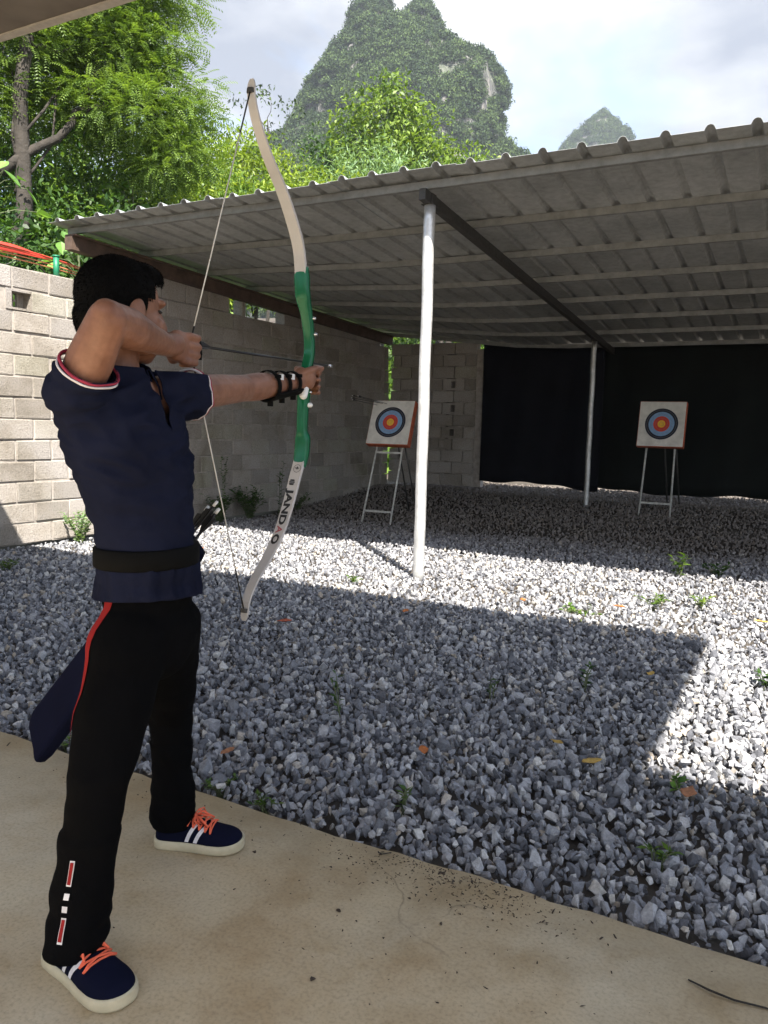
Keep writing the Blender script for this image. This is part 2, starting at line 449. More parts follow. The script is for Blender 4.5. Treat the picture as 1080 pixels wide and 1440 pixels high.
XW = -6.6
def build_side_wall():
    w = empty('block_wall', (XW, 8, 0), 'long grey concrete block wall along the left side of the yard', 'wall')
    y0, y1 = 4.0, 12.36
    # mortar core, slightly behind the block faces; three pieces so the openings stay open
    m = MB()
    m.box((XW-.089, (y0+4.99)/2, 1.3), (.156, 4.99-y0, 2.594)); m.box((XW-.089, (5.215+6.1)/2, 1.3), (.156, 6.1-5.215, 2.594)); m.box((XW-.089, 5.1025, 1.1), (.156, .225, 2.2)); m.box((XW-.089, 5.1025, 2.495), (.156, .225, .2))
    core = m
    m.box((XW-.089, (6.1+y1-.03)/2, 1.3), (.156, y1-.03-6.1, 2.594))
    ztop = lambda y: 2.90-.03*(y-6.1)
    # upper course under the shed beam with gaps
    core.build('mortar_core', M_mortar, w)
    n = 0
    for c in range(13):
        z = .1+c*.2
        off = 0 if c % 2 else .2
        y = y0-off+.2
        while y < y1-.05:
            L = .4
            if abs(z-2.3) < .05 and 4.92 < y < 5.32:
                y += .4; continue
            yy = y
            if y+.2 > y1:
                me = BLKH[n % 3]; yy = y-.1
                if yy+.1 > y1+.02: break
            else: me = BLK[n % 8]
            if yy > 4.0:
                place('block', me, w, (XW-.085+random.uniform(-.005, .005), yy, z+random.uniform(-.003, .003)),
                      (random.uniform(-.008, .008), 0, random.uniform(-.012, .012)))
                n += 1
            y += L
    for c in range(13):
        ye = 12.485-max(0, c-7)*.011; ys = 12.30+(.0 if c % 2 else .06)
        bb = MB(); bb.box((XW-.087, (ys+ye)/2, .1+c*.2), (.172, ye-ys, .187)); bb.build('block', M_block, w); n += 1
    # the run beside the camera, out of the picture: one joined part
    far = MB(); far.box((XW-.089, 1.0, 1.3), (.156, 5.98, 2.594))
    for c in range(13):
        y = -2.0+(0 if c % 2 else .2)
        while y < 3.95:
            far.box((XW-.085+random.uniform(-.005, .005), min(y, 3.79), .1+c*.2), (.17, .385, .186)); y += .4
    fo = far.build('blocks', M_block, w); fo['kind'] = 'stuff'
    # extra course inside the shed, with two open slots under the beam
    y = 6.32
    while y < y1-.1:
        if not (8.1 < y < 9.15):
            hz = (ztop(y)-2.6)
            place('block', BLK[n % 8], w, (XW-.085+random.uniform(-.005, .005), y, 2.6+hz/2), scale=(1, 1, hz/.19)); n += 1
        y += .4
    place('block', BLKH[0], w, (XW-.085, 8.42, 2.70), scale=(.9, .35, 1.1)); n += 1
    # the block with two square vent holes near the top
    b = MB(); yv, zv = 5.115, 2.3
    b.box((XW-.085, yv+.135, zv), (.17, .10, .186)).box((XW-.085, yv-.155, zv), (.17, .06, .186))
    b.box((XW-.085, yv-.02, zv+.083), (.17, .21, .02)).box((XW-.085, yv-.02, zv-.083), (.17, .21, .02))
    b.box((XW-.12, yv-.07, zv), (.06, .11, .014)).box((XW-.13, yv+.06, zv), (.03, .09, .146)).box((XW-.12, yv-.05, zv), (.06, .012, .146))
    b.build('vent_block', M_block, w)
    print('blocks', n)
build_side_wall()

def build_back_wall():
    yb = 12.5
    w = empty('back_wall', (-5.7, yb, 0), 'short block wall closing the back left corner of the shed with a column of vent holes', 'wall')
    m = MB(); m.box((-6.0, yb+.096, 1.40), (.96, .13, 2.28)); m.box((-5.105, yb+.096, 1.40), (.51, .13, 2.28)); m.box((-5.44, yb+.20, 1.40), (.5, .03, 2.28)); 
    m.build('mortar_core', M_mortar, w)
    n = 0
    for c in range(12):
        z = .36+c*.2
        xa = -6.588+.055*c/11; xb = -6.585+(0 if c % 2 else .2)
        if xb-xa > .02 or c % 2 == 0:
            b = MB(); b.box(((xa+xb)/2-.001, yb+.085, z), (max(.012, xb-xa-.012), .165, .186)); b.build('block', M_block, w)
        x = -6.38+(0 if c % 2 else .2)
        while x < -4.85:
            hole = (abs(x+5.44) < .2 and c in (3, 4, 6, 8))
            lx = .4
            if x+.2 > -4.8:
                place('block', BLKH[n % 3], w, (x-.1, yb+.085, z), (0, 0, R(90)))
            elif hole:
                b = MB()
                b.box((x-.12, yb+.085, z), (.145, .17, .186)).box((x+.12, yb+.085, z), (.145, .17, .186))
                b.box((x, yb+.085, z+.075), (.095, .17, .036)).box((x, yb+.085, z-.075), (.095, .17, .036))
                b.build('vent_block', M_block, w)
            else:
                place('block', BLK[n % 8], w, (x, yb+.085, z), (0, 0, R(90)))
            n += 1; x += .4
build_back_wall()

# ------------------------------------------------------------------ the shed
EAVE_Y, EAVE_Z, BACK_Y = 5.55, 3.12, 12.75
XL, XR = -6.78, 3.9
def roof_z(x, y):
    t = min(max((-x-4.0)/2.6, 0), 1)
    return EAVE_Z - (.08-.042*t)*(y-EAVE_Y)

def galv(name, c=(.45, .46, .46), rough=.42, metal=.75, var=.25):
    t = NT(name); v = t.tc()
    cc = t.ramp(t.noise(9, 7, .7, v), [(.3, [x*(1-var) for x in c]), (.7, [min(1, x*(1+var)) for x in c])])
    t.set(cc, t.ramp(t.noise(22, 5, .6, v), [(.3, rough-.1), (.7, rough+.15)]), metal)
    t.bump(t.noise(14, 4, .6, v), .15, .004)
    return t.m
M_galv = galv('galvanised_steel')
M_pole = galv('galvanised_pipe', (.62, .63, .63), .38, .55)
M_purl = galv('purlin_steel', (.24, .245, .24), .6, .3)
M_dark = simple('dark_painted_steel', (.05, .048, .045), .6, 0.2, var=.3)
M_rust = simple('brown_beam', (.085, .055, .04), .75, var=.4, scale=8)
def roof_material():
    t = NT('roof_sheet'); v = t.tc()
    c = t.ramp(t.noise(1.6, 7, .65, v), [(.3, (.33, .345, .345)), (.6, (.46, .475, .475)), (.8, (.52, .535, .535))])
    c = t.mix(1.0, c, t.ramp(t.noise(16, 6, .7, v), [(.3, .75), (.6, 1.05)]), 'MULTIPLY')
    t.set(c, .5, .35); return t.m
M_roof = roof_material()

def build_shed():
    s = empty('open_shed', (-2.77, 9, 0), 'open archery shed with corrugated grey metal roof on steel posts', 'shed')
    P = .27           # rib pitch
    prof = [(0, 0), (.100, 0), (.108, .018), (.118, .031), (.135, .036), (.152, .031), (.162, .018), (.170, 0)]
    # roof sheets, four ribs wide, each sheet lapping over its neighbour
    x = XL; k = 0; ys = np.linspace(EAVE_Y, BACK_Y, 9)
    while x < XR:
        V = []; pts = []
        for r in range(4):
            for dx, dz in prof: pts.append((x+r*P+dx, dz))
        pts.append((x+4*P+.03, 0))
        dy = random.uniform(-.012, .012); rz = random.uniform(-.004, .004)
        for yy in ys:
            for px, dz in pts:
                V.append((px, yy+(dy if yy == EAVE_Y else 0), roof_z(px, yy)+dz+rz+(.0035 if k % 2 else 0)+.004*math.sin(px*1.1+yy*.8)))
        n = len(pts); F = []
        for i in range(len(ys)-1):
            for j in range(n-1):
                a = i*n+j; F.append((a, a+1, a+n+1, a+n))
        me = bpy.data.meshes.new('roof_sheet'); me.from_pydata(V, [], F); me.update()
        o = mesh_obj('roof_sheet', me, M_roof, s)
        sd = o.modifiers.new('gauge', 'SOLIDIFY'); sd.thickness = .0022; sd.offset = 1
        x += 4*P; k += 1
    # purlins: C sections under the ribs
    for i in range(8):
        y = 5.74+.95*i
        m = MB(); xs = np.linspace(XL+.06, XR, 14)
        for a, b in zip(xs[:-1], xs[1:]):
            za, zb = roof_z(a, y)-.045, roof_z(b, y)-.045
            m.bar((a, y, za+.012), (b+.001, y, zb+.012), .005, .058)
            m.bar((a, y+.020, za-.016), (b+.001, y+.020, zb-.016), .040, .004)
            m.bar((a, y+.020, za+.039), (b+.001, y+.020, zb+.039), .040, .004)
        m.build('purlin', M_purl, s)
    # rafters (square tube) over the posts
    for xr in (-2.77, 1.6):
        m = MB(); m.bar((xr, 5.70, roof_z(xr, 5.70)-.112), (xr, 12.6, roof_z(xr, 12.6)-.112), .055, .085)
        m.build('rafter', M_dark, s)
    # edge beam above the side wall
    m = MB(); xb = XW+.02
    m.bar((xb, 5.62, roof_z(xb, 5.62)-.185), (xb, 12.45, roof_z(xb, 12.45)-.150), .10, .13)
    m.bar((xb+.03, 5.62, roof_z(xb, 5.62)-.112), (xb+.03, 12.45, roof_z(xb, 12.45)-.078), .15, .014)
    m.build('edge_beam', M_rust, s)
    for xp, yp, rad, mat, zb in ((-2.77, 5.84, .046, M_pole, -.08), (-2.80, 11.45, .038, M_galv, .10), (1.6, 5.84, .046, M_pole, -.08), (1.6, 11.45, .038, M_galv, .1)):
        zt = roof_z(xp, yp)-.155
        pts = []; n = 26
        for i in range(n+1):
            f = i/n
            pts.append((xp+.0022*math.sin(f*23+xp), yp+.0022*math.cos(f*17), zb+(zt-zb)*f))
        m = MB(); m.tube(pts, [rad*(1+.012*math.sin(i*2.1)) for i in range(n+1)], 20)
        p = m.build('post', mat, s, True)
        m = MB(); m.box((xp, yp, zt+.004), (.10, .10, .008)); m.box((xp+.034, yp, zt+.045), (.006, .08, .08)); m.box((xp-.034, yp, zt+.045), (.006, .08, .08))
        m.build('post_bracket', M_dark, s)
    # corner post on top of the side wall
    m = MB(); m.box((XW-.02, 6.06, 2.76), (.07, .07, .32)); m.build('corner_post', M_galv, s)
build_shed()

# ---- backdrop curtains hung along the back of the shed
def curtain(name, x0, x1, zb0, zb1, c, label, seed, y=12.42):
    n = 60; k = 16; V = []; F = []
    for i in range(n+1):
        x = x0+(x1-x0)*i/n
        for j in range(k+1):
            f = j/k
            zt = roof_z(x, y)-.02
            zb = zb0+(zb1-zb0)*i/n + .025*math.sin(x*3.1+seed)+.012*math.sin(x*9+seed)
            fold = .035*math.sin(x*5.2+seed+.8*f)*(.3+.7*f)+.014*math.sin(x*13.1+f*3+seed)
            V.append((x, y+fold, zt+(zb-zt)*f))
    for i in range(n):
        for j in range(k):
            a = i*(k+1)+j; F.append((a, a+1, a+k+2, a+k+1))
    t = NT(name+'_cloth_%d' % seed)
    cc = t.ramp(t.noise(3, 6, .6), [(.3, [q*.7 for q in c]), (.7, [q*1.3 for q in c])])
    t.set(cc, .85, 0, .2); t.bump(t.noise(300, 2), .2, .001)
    me = bpy.data.meshes.new(name); me.from_pydata(V, [], F); me.update()
    o = mesh_obj(name, me, t.m, None, True)
    sd = o.modifiers.new('thickness', 'SOLIDIFY'); sd.thickness = .004
    tag(o, label, 'curtain', 'backdrop curtains at the back of the shed')
curtain('backdrop_curtain', -4.84, -2.86, .39, .33, (.005, .0055, .009), 'navy black backdrop curtain hanging left of the far shed post', 1)
curtain('backdrop_curtain', -3.05, 3.7, .34, .29, (.005, .007, .006), 'dark green black arrow backdrop curtain hanging behind the right target', 4, 12.50)

# ---- the roofed building over the shooting line (behind and above the camera)
M_soffit = simple('soffit_board', (.15, .13, .115), .8, var=.25, scale=3)
M_plaster = simple('painted_plaster', (.36, .33, .29), .9, var=.15, scale=2)
def build_canopy():
    s = empty('shelter', (-2, 1, 0), 'open shelter whose grey eave juts over the concrete shooting line', 'shelter')
    m = MB(); m.box((-2.55, .97, 3.36), (7.8, 4.15, .14)); m.build('roof', M_soffit, s)
    m = MB(); m.box((2.9, -.085, 3.36), (3.08, 2.03, .14)); m.build('roof_wing', M_soffit, s)
    m = MB(); m.box((-2.55, 3.07, 3.345), (7.8, .05, .13)); m.build('fascia', simple('fascia', (.42, .39, .36), .7), s)
    for x, y in ((-6.3, 1.2), (-6.3, -1.0), (-2.6, -1.0), (1.25, -1.0), (4.3, -1.0)):
        m = MB(); m.box((x, y, 1.645), (.12, .12, 3.29)); m.build('column', M_plaster, s)
build_canopy()

# ------------------------------------------------------------------ targets
def build_target(loc, lean, yaw, label, stand_label, w=.60, h=.62, d=.10, legw=.40, zc=1.26, worn=0):
    M = Matrix.Translation(loc) @ Matrix.Rotation(yaw, 4, 'Z')
    T = math.tan(lean)
    def W(x, y, z): return M @ Vector((x, y, z))
    # easel: two front legs leaning back, crossbars, rear strut
    st = empty('target_stand', loc, stand_label, 'stand', 'folding target stands')
    top = zc+.18
    for sx in (-1, 1):
        m = MB(); m.tube([W(sx*legw/2, 0, -.03), W(sx*legw/2*.86, T*top, top)], .013, 8); m.build('leg', M_stand, st, True)
    for nm, zz in (('lower_crossbar', .14), ('upper_crossbar', .885)):
        f = 1-.14*zz/top
        m = MB(); m.bar(W(-legw/2*f, T*zz, zz), W(legw/2*f, T*zz, zz), .024, .024); m.build(nm, M_stand, st)
    m = MB(); m.tube([W(0, T*1.25+.03, 1.25), W(.04, T*1.25+.52, .02+.05)], 0.011, 8); m.build('rear_strut', M_dark, st, True)
    m = MB(); m.tube([W(.17, T*1.05+.03, 1.05), W(.22, T*1.05+.42, .10)], 0.010, 8); m.build('rear_strut', M_dark, st, True)
    # foam boss
    c = W(0, T*zc-.07, zc)
    rot = (Matrix.Rotation(yaw, 4, 'Z') @ Matrix.Rotation(-lean, 4, 'X')).to_3x3()
    tg = empty('archery_target', loc, label, 'target', 'archery targets')
    m = MB(); m.box(c, (w, d, h), rot); b = m.build('foam_block', M_foam, tg)
    bv = b.modifiers.new('bevel', 'BEVEL'); bv.width = .008; bv.segments = 2
    # white paper sheet
    def onface(x, z, o): return c+rot @ Vector((x, -d/2-o, z))
    n = 10; V = []; F = []
    for i in range(n+1):
        for j in range(n+1):
            x = (i/n-.5)*(w-.015); z = (j/n-.5)*(h-.015)
            V.append(onface(x, z, .004+.003*noise.noise((x*7, z*7, worn))))
    for i in range(n):
        for j in range(n):
            a = i*(n+1)+j; F.append((a, a+1, a+n+2, a+n+1))
    me = bpy.data.meshes.new('paper'); me.from_pydata(V, [], F); me.update(); mesh_obj('paper', me, M_paper, tg, True)
    # ten scoring zones in five colours, as printed on the sheet
    rings = [(.215, .172, M_tblack), (.172, .129, M_tblue), (.129, .086, M_tlblue), (.086, .043, M_tred), (.043, 0, M_tyel)]
    rings = [(.212, .165, M_tblack), (.165, .105, M_tblue), (.105, .050, M_tred), (.050, 0, M_tyel)]
    for ro, ri, mt in rings:
        V = []; F = []; q = 48
        for j in range(q):
            a = 2*math.pi*j/q
            V.append(onface(math.cos(a)*ro, math.sin(a)*ro, .0085)); V.append(onface(math.cos(a)*ri, math.sin(a)*ri, .0085))
        F = [(2*j, 2*((j+1) % q), 2*((j+1) % q)+1, 2*j+1) for j in range(q)]
        me = bpy.data.meshes.new('scoring_ring'); me.from_pydata(V, [], F); me.update(); mesh_obj('scoring_ring', me, mt, tg)
    m = MB()
    for rr in (.1885, .135, .0775, .025):
        pts = [onface(math.cos(a)*rr, math.sin(a)*rr, .0095) for a in [2*math.pi*j/48 for j in range(49)]]
        m.tube(pts, .0012, 4, False)
    m.build('ring_lines', M_tline, tg)
    return c, rot, onface
M_stand = simple('stand_paint', (.46, .46, .43), .5, .1, var=.25)
M_foam = simple('orange_foam', (.42, .10, .045), .9, var=.3, scale=20, bump=.4, bscale=120, bdist=.003)
M_paper = simple('target_paper', (.62, .60, .55), .85, var=.16, scale=9)
M_tblack = simple('target_black', (.012, .016, .03), .7)
M_tblue = simple('target_blue', (.20, .33, .52), .7)
M_tlblue = simple('target_light_blue', (.22, .35, .55), .7)
M_tred = simple('target_red', (.55, .05, .03), .7)
M_tyel = simple('target_yellow', (.80, .46, .04), .7)
M_tline = simple('target_line', (.25, .22, .2), .7)
near_t = build_target(Vector((-4.83, 8.86, 0)), R(22), R(4), 'white square archery target nearest the block wall with orange foam edge', 'grey easel stand holding the target nearest the block wall')
far_t = build_target(Vector((-1.78, 11.0, .16)), R(13), R(0), 'white square archery target in the dark right part of the shed', 'grey easel stand holding the target in the dark right part of the shed', zc=1.18)

# arrows left in the near target
M_shaft = simple('carbon_shaft', (.012, .012, .013), .35, .2)
M_silver = simple('steel_point', (.55, .55, .55), .25, .9, var=.05)
M_fletch = simple('black_vane', (.012, .012, .014), .5)
M_white = simple('white_plastic', (.75, .75, .74), .4, var=.05)
def arrow(tail, tip, label, group=None, vane=M_fletch, point=True):
    tail, tip = Vector(tail), Vector(tip); d = (tip-tail).normalized()
    a = empty('arrow', tail, label, 'arrow', group)
    m = MB(); m.tube([tail+d*.012, tip-d*.03], .0034, 8); m.build('shaft', M_shaft, a, True)
    m = MB(); m.tube([tail, tail+d*.016], .0042, 8); m.build('nock', M_white, a, True)
    if point:
        m = MB(); m.tube([tip-d*.036, tip-d*.02, tip], [.0038, .0055, .0008], 8); m.build('point', M_silver, a, True)
    x = d.cross(Vector((0, 0, 1))).normalized(); y = x.cross(d)
    for k in range(3):
        q = R(90+120*k); n = x*math.cos(q)+y*math.sin(q); t = d.cross(n)*.0006
        prof = [(.028, .003), (.034, .013), (.055, .012), (.085, .003)]
        V = [tail+d*s+n*h+t*sg for sg in (-1, 1) for s, h in prof]
        m = MB(); m.add(V, [(0, 1, 2, 3), (7, 6, 5, 4), (0, 4, 5, 1), (1, 5, 6, 2), (2, 6, 7, 3), (3, 7, 4, 0)]); m.build('vane', vane, a)
    return a
_of = near_t[2]
for i, (x, z, sx, sz) in enumerate(((-.20, .285, -.10, .07), (-.15, .275, -.16, .05), (-.09, .27, -.13, .08), (-.23, .25, -.06, .05))):
    p = _of(x, z, -.03)
    arrow(p+Vector((sx, -.60, sz)), p, ('black arrow stuck highest in the top left corner of the near target', 'black arrow stuck in the upper edge of the near target, second along',
          'black arrow stuck furthest right along the upper edge of the near target', 'black arrow stuck lowest in the top left corner of the near target')[i], 'arrows stuck in the near target', point=False)

# ------------------------------------------------------------------ vegetation
def unit(v): return v/np.maximum(np.linalg.norm(v, axis=1)[:, None], 1e-9)
def leaf_quads(C, D, N, L, W, fold=.18):
    """C base points, D pointing direction, N face normal, L/W sizes -> a kite-shaped leaf each"""
    D = unit(D); S = unit(np.cross(D, N)); N2 = np.cross(S, D)
    L = np.asarray(L)[:, None]; W = np.asarray(W)[:, None]
    a = C; b = C+D*L*.42+S*W*.5+N2*W*fold; c = C+D*L-N2*L*.10; d = C+D*L*.42-S*W*.5+N2*W*fold
    V = np.stack([a, b, c, d], 1).reshape(-1, 3)
    F = np.arange(len(C)*4).reshape(-1, 4)
    return V, F

def shell_points(r, c, rad, n, inner=.45):
    u = unit(r.normal(size=(n, 3)))
    q = r.uniform(inner**3, 1, n)**(1/3)
    # lumpy surface
    q *= .82+.22*np.sin(u[:, 0]*4.1+c[0])*np.sin(u[:, 1]*3.7+c[1]*2)+.14*np.sin(u[:, 2]*6+c[2])
    return np.asarray(c)+u*np.asarray(rad)*q[:, None], u

def crown_leaves(r, clumps, per, L, W, droop=.35):
    Vs, Fs, Ts = [], [], []; k = 0
    for c, rad in clumps:
        rad = np.asarray(rad if hasattr(rad, '__len__') else (rad,)*3, float)
        n = int(per*(rad[0]*rad[1]*rad[2])**(2/3.))
        # twigs first: leaves gather in tufts
        nt = max(8, n//9); tp, tu = shell_points(r, c, rad, nt)
        i = r.integers(0, nt, n)
        P = tp[i]+r.normal(size=(n, 3))*L*.9; U = tu[i]
        D = U*.6+r.normal(size=(n, 3))*.75; D[:, 2] -= droop
        N = U*.5+r.normal(size=(n, 3))*.45; N[:, 2] += .8
        s = r.uniform(.6, 1.25, n)
        V, F = leaf_quads(P, D, N, L*s, W*s)
        tt = np.clip(.5+.22*r.normal(size=n)+.25*r.normal(size=nt)[i], 0, 1)
        Vs.append(V); Fs.append(F+k); Ts.append(tt); k += len(V)
    return np.concatenate(Vs), np.concatenate(Fs), np.concatenate(Ts)

def crown_fronds(r, clumps, per, FL=.27, pairs=7, LL=.058, LW=.019):
    Vs, Fs, Ts = [], [], []; k = 0
    for c, rad in clumps:
        rad = np.asarray(rad if hasattr(rad, '__len__') else (rad,)*3, float)
        n = int(per*(rad[0]*rad[1]*rad[2])**(2/3.))
        P, U = shell_points(r, c, rad, n, .2)
        D = U*np.array([1, 1, .3])+r.normal(size=(n, 3))*.5; D[:, 2] -= .15; D = unit(D)
        N = r.normal(size=(n, 3))*.25; N[:, 2] += 1; S = unit(np.cross(D, N)); N = np.cross(S, D)
        fl = FL*r.uniform(.7, 1.2, n); tt = np.clip(.5+.28*r.normal(size=n), 0, 1)
        for j in range(pairs):
            f = (j+.7)/pairs
            B = P+D*(fl*f)[:, None]; B[:, 2] -= .25*fl*f*f
            for sg in (-1, 1):
                dd = S*sg*.9+D*.45+np.array([0, 0, -.25])
                ll = np.full(n, LL)*(1-.35*abs(f-.45)); V, F = leaf_quads(B, dd, N, ll, np.full(n, LW), .05)
                Vs.append(V); Fs.append(F+k); Ts.append(tt); k += len(V)
    return np.concatenate(Vs), np.concatenate(Fs), np.concatenate(Ts)

M_bark = simple('bark', (.035, .03, .025), .95, var=.45, scale=5, bump=.8, bscale=18, bdist=.02)
M_twig = simple('green_stem', (.09, .11, .05), .8, var=.3)
LEAF = {
    'mid':    leaf_mat('leaf_mid', (.03, .075, .012), (.13, .22, .032)),
    'dark':   leaf_mat('leaf_dark', (.018, .05, .012), (.07, .14, .03)),
    'yellow': leaf_mat('leaf_yellow', (.07, .13, .012), (.24, .32, .035)),
    'feather': leaf_mat('leaf_feather', (.055, .11, .018), (.20, .30, .06), .4),
    'bright': leaf_mat('leaf_bright', (.05, .105, .015), (.20, .29, .045)),
    'pale':   leaf_mat('leaf_pale', (.09, .17, .07), (.24, .36, .17)),
    'broad':  leaf_mat('leaf_broad', (.06, .15, .03), (.20, .36, .08)),
}
def far_leaf():
    m = leaf_mat('leaf_far', (.014, .036, .013), (.062, .105, .032), .15)
    n, l = m.node_tree.nodes, m.node_tree.links
    b = n['Principled BSDF']; src = b.inputs['Base Color'].links[0].from_socket
    oi = n.new('ShaderNodeObjectInfo'); rp = n.new('ShaderNodeValToRGB'); l.new(oi.outputs['Random'], rp.inputs[0])
    rp.color_ramp.elements[0].color = (.5, .58, .6, 1); rp.color_ramp.elements[1].color = (1.5, 1.35, 1.0, 1)
    mx = n.new('ShaderNodeMix'); mx.data_type = 'RGBA'; mx.blend_type = 'MULTIPLY'; mx.inputs[0].default_value = 1
    l.new(src, mx.inputs[6]); l.new(rp.outputs[0], mx.inputs[7]); l.new(mx.outputs[2], b.inputs['Base Color'])
    b.inputs['Roughness'].default_value = .8; return m
LEAF['far'] = far_leaf()
def limb(m, a, b, r0, r1, r, n=6, wob=.12):
    a, b = Vector(a), Vector(b); L = (b-a).length; pts = []
    for i in range(n+1):
        f = i/n; p = a.lerp(b, f)
        w = wob*L*math.sin(math.pi*f)
        pts.append(p+Vector((r.normal(), r.normal(), r.normal()*.6+.6))*w*.5)
    m.tube(pts, [r0+(r1-r0)*i/n for i in range(n+1)], 8)

def tree(name, label, base, fork, tr, clumps, kind, per, L, W, seed, fronds=False, cat='tree', group='trees behind the walls and the shed', bark=None, extra=()):
    r = np.random.default_rng(seed)
    t = empty(name, base, label, cat, group)
    m = MB(); bark = bark or M_bark
    limb(m, Vector(base)-Vector((0, 0, .3)), fork, tr, tr*.6, r, 8, .05)
    for c, rad in (clumps[:4] if fronds else clumps):
        q = Vector(fork).lerp(Vector(base), r.uniform(0, .35))
        limb(m, q, c, tr*(.15 if fronds else .34), tr*.05, r)
    for a, b, ra, rb in extra: limb(m, a, b, ra, rb, r, 8, .06)
    m.build('trunk', bark, t, True)
    fn = crown_fronds if fronds else crown_leaves
    V, F, T = fn(r, clumps, per, L, W) if not fronds else fn(r, clumps, per)
    mesh_obj('crown', np_mesh('crown', V, F, T), LEAF[kind], t)
    return t
def gz(x, y): return float(ground_z(np.array(x), np.array(y)))-.05

# the big feathery tree over the left wall
tree('feathery_tree', 'large feathery leaved tree with grey trunk at the left edge behind the wall', (-10.3, 7.4, gz(-10.3, 7.4)), (-10.0, 7.9, 6.5), .15,
     [((-10.6, 8.0, 6.6), (1.1, 1.1, .8)), ((-9.9, 9.0, 6.9), (1.2, 1.2, .75)), ((-9.6, 9.2, 6.6), (.9, .9, .55)), ((-9.4, 9.6, 7.6), (.9, .9, .45)),
      ((-9.15, 9.75, 6.3), (.75, .75, .35)), ((-9.4, 9.2, 5.8), (1.1, 1.1, .5)), ((-10.3, 8.8, 5.9), (.9, .9, .5)), ((-9.8, 9.0, 7.9), (1.3, 1.3, .8)), ((-11, 8.8, 7.6), (1.3, 1.3, .9)),
      ((-9.5, 9.0, 7.6), (.8, .8, .35)), ((-8.95, 9.95, 5.9), (.5, .5, .22)), ((-10.9, 7.4, 5.6), (.9, .9, .7)), ((-9.05, 9.6, 6.9), (.5, .5, .2)), ((-8.95, 9.8, 5.35), (.7, .7, .32)), ((-9.1, 9.5, 5.1), (.6, .6, .3))],
     'feather', 1900, 0, 0, 11, True,
     extra=[((-10.2, 7.6, 4.6), (-9.3, 9.2, 6.15), .07, .04), ((-9.3, 9.2, 6.15), (-8.8, 10.0, 5.25), .04, .008), ((-9.6, 8.6, 5.9), (-9.4, 9.2, 7.6), .05, .02)])
# shrubs and young trees close behind the wall
B = [ # name, label, x, y, crown z, radius, kind, per, L, W
 ('leafy_bush', 'dark leafy bush just behind the left end of the block wall', -9.3, 6.6, 2.9, (1.0, 1.0, 1.0), 'dark', 1500, .12, .05),
 ('leafy_bush', 'dark bush below the feathery tree beside the shed corner', -9.6, 8.2, 3.4, (1.2, 1.2, 1.2), 'dark', 1300, .12, .05),
 ('leafy_bush', 'shaded green thicket behind the climbing vine', -11.0, 9.1, 4.4, (1.5, 1.4, 1.4), 'mid', 1100, .13, .05),
 ('leafy_bush', 'olive green bush under the drooping feathery branch', -11.4, 10.4, 4.9, (1.5, 1.5, 1.3), 'mid', 1000, .13, .045),
 ('leafy_bush', 'bright green bush right of the climbing vine above the roof', -10.6, 11.3, 4.8, (1.4, 1.4, 1.4), 'yellow', 1000, .13, .04),
 ('leafy_bush', 'green bush left of the bow string above the shed roof', -10.4, 12.3, 4.9, (1.4, 1.4, 1.4), 'mid', 1000, .13, .04),
 ('leafy_bush', 'tall dark thicket at the far left below the feathery crown', -11.5, 7.6, 4.1, (1.4, 1.4, 1.8), 'dark', 1000, .14, .06),
 ('leafy_bush', 'dark green bush behind the wall beyond the left edge of the picture', -9.4, 3.6, 3.2, (1.4, 1.4, 1.3), 'dark', 900, .13, .055),
 ('leafy_bush', 'mid green bush behind the wall level with the shooting line', -9.6, 1.2, 3.0, (1.5, 1.5, 1.3), 'mid', 800, .13, .055),
 ('leafy_bush', 'yellow green bush just right of the bow string behind the roof', -10.6, 13.8, 5.3, (1.4, 1.4, 1.3), 'yellow', 1000, .14, .04),
]
for i, (nm, lb, x, y, z, rad, kd, per, L, W) in enumerate(B):
    c = [((x, y, z), rad), ((x+.5, y-.5, z-.9), [q*.8 for q in rad]), ((x-.6, y+.5, z-.6), [q*.8 for q in rad]), ((x+.3, y+.6, z+.3), [q*.6 for q in rad])]
    tree(nm, lb, (x, y, gz(x, y)), (x, y, z-.6), .06, c, kd, per, L, W, 60+i, cat='bush', group='bushes behind the block wall')
for i, (lb, x, y, z, kd) in enumerate((('tall green tree filling the gap below the feathery crown at far left', -14.9, 12.0, 7.0, 'mid'), ('leafy green tree behind the climbing vine', -13.9, 12.9, 6.7, 'bright'),
        ('leafy tree left of the bow string in the back row', -13.2, 14.2, 7.0, 'mid'), ('yellow green tree crossing behind the bow string', -12.6, 15.4, 7.1, 'yellow'), ('dark tree behind the trunk of the feathery tree', -14.0, 9.8, 7.6, 'dark'))):
    c = [((x, y, z), (1.5, 1.5, 1.1)), ((x+.8, y+.6, z-1.0), (1.3, 1.3, 1.0)), ((x-.8, y-.6, z-.9), (1.4, 1.4, 1.1)), ((x, y, z-1.9), (1.7, 1.7, 1.1)), ((x+.3, y+.4, z+.6), (.9, .9, .6))]
    tree('leafy_tree', lb, (x, y, gz(x, y)), (x, y, z-1.2), .12, c, kd, 620, .17, .06, 140+i)
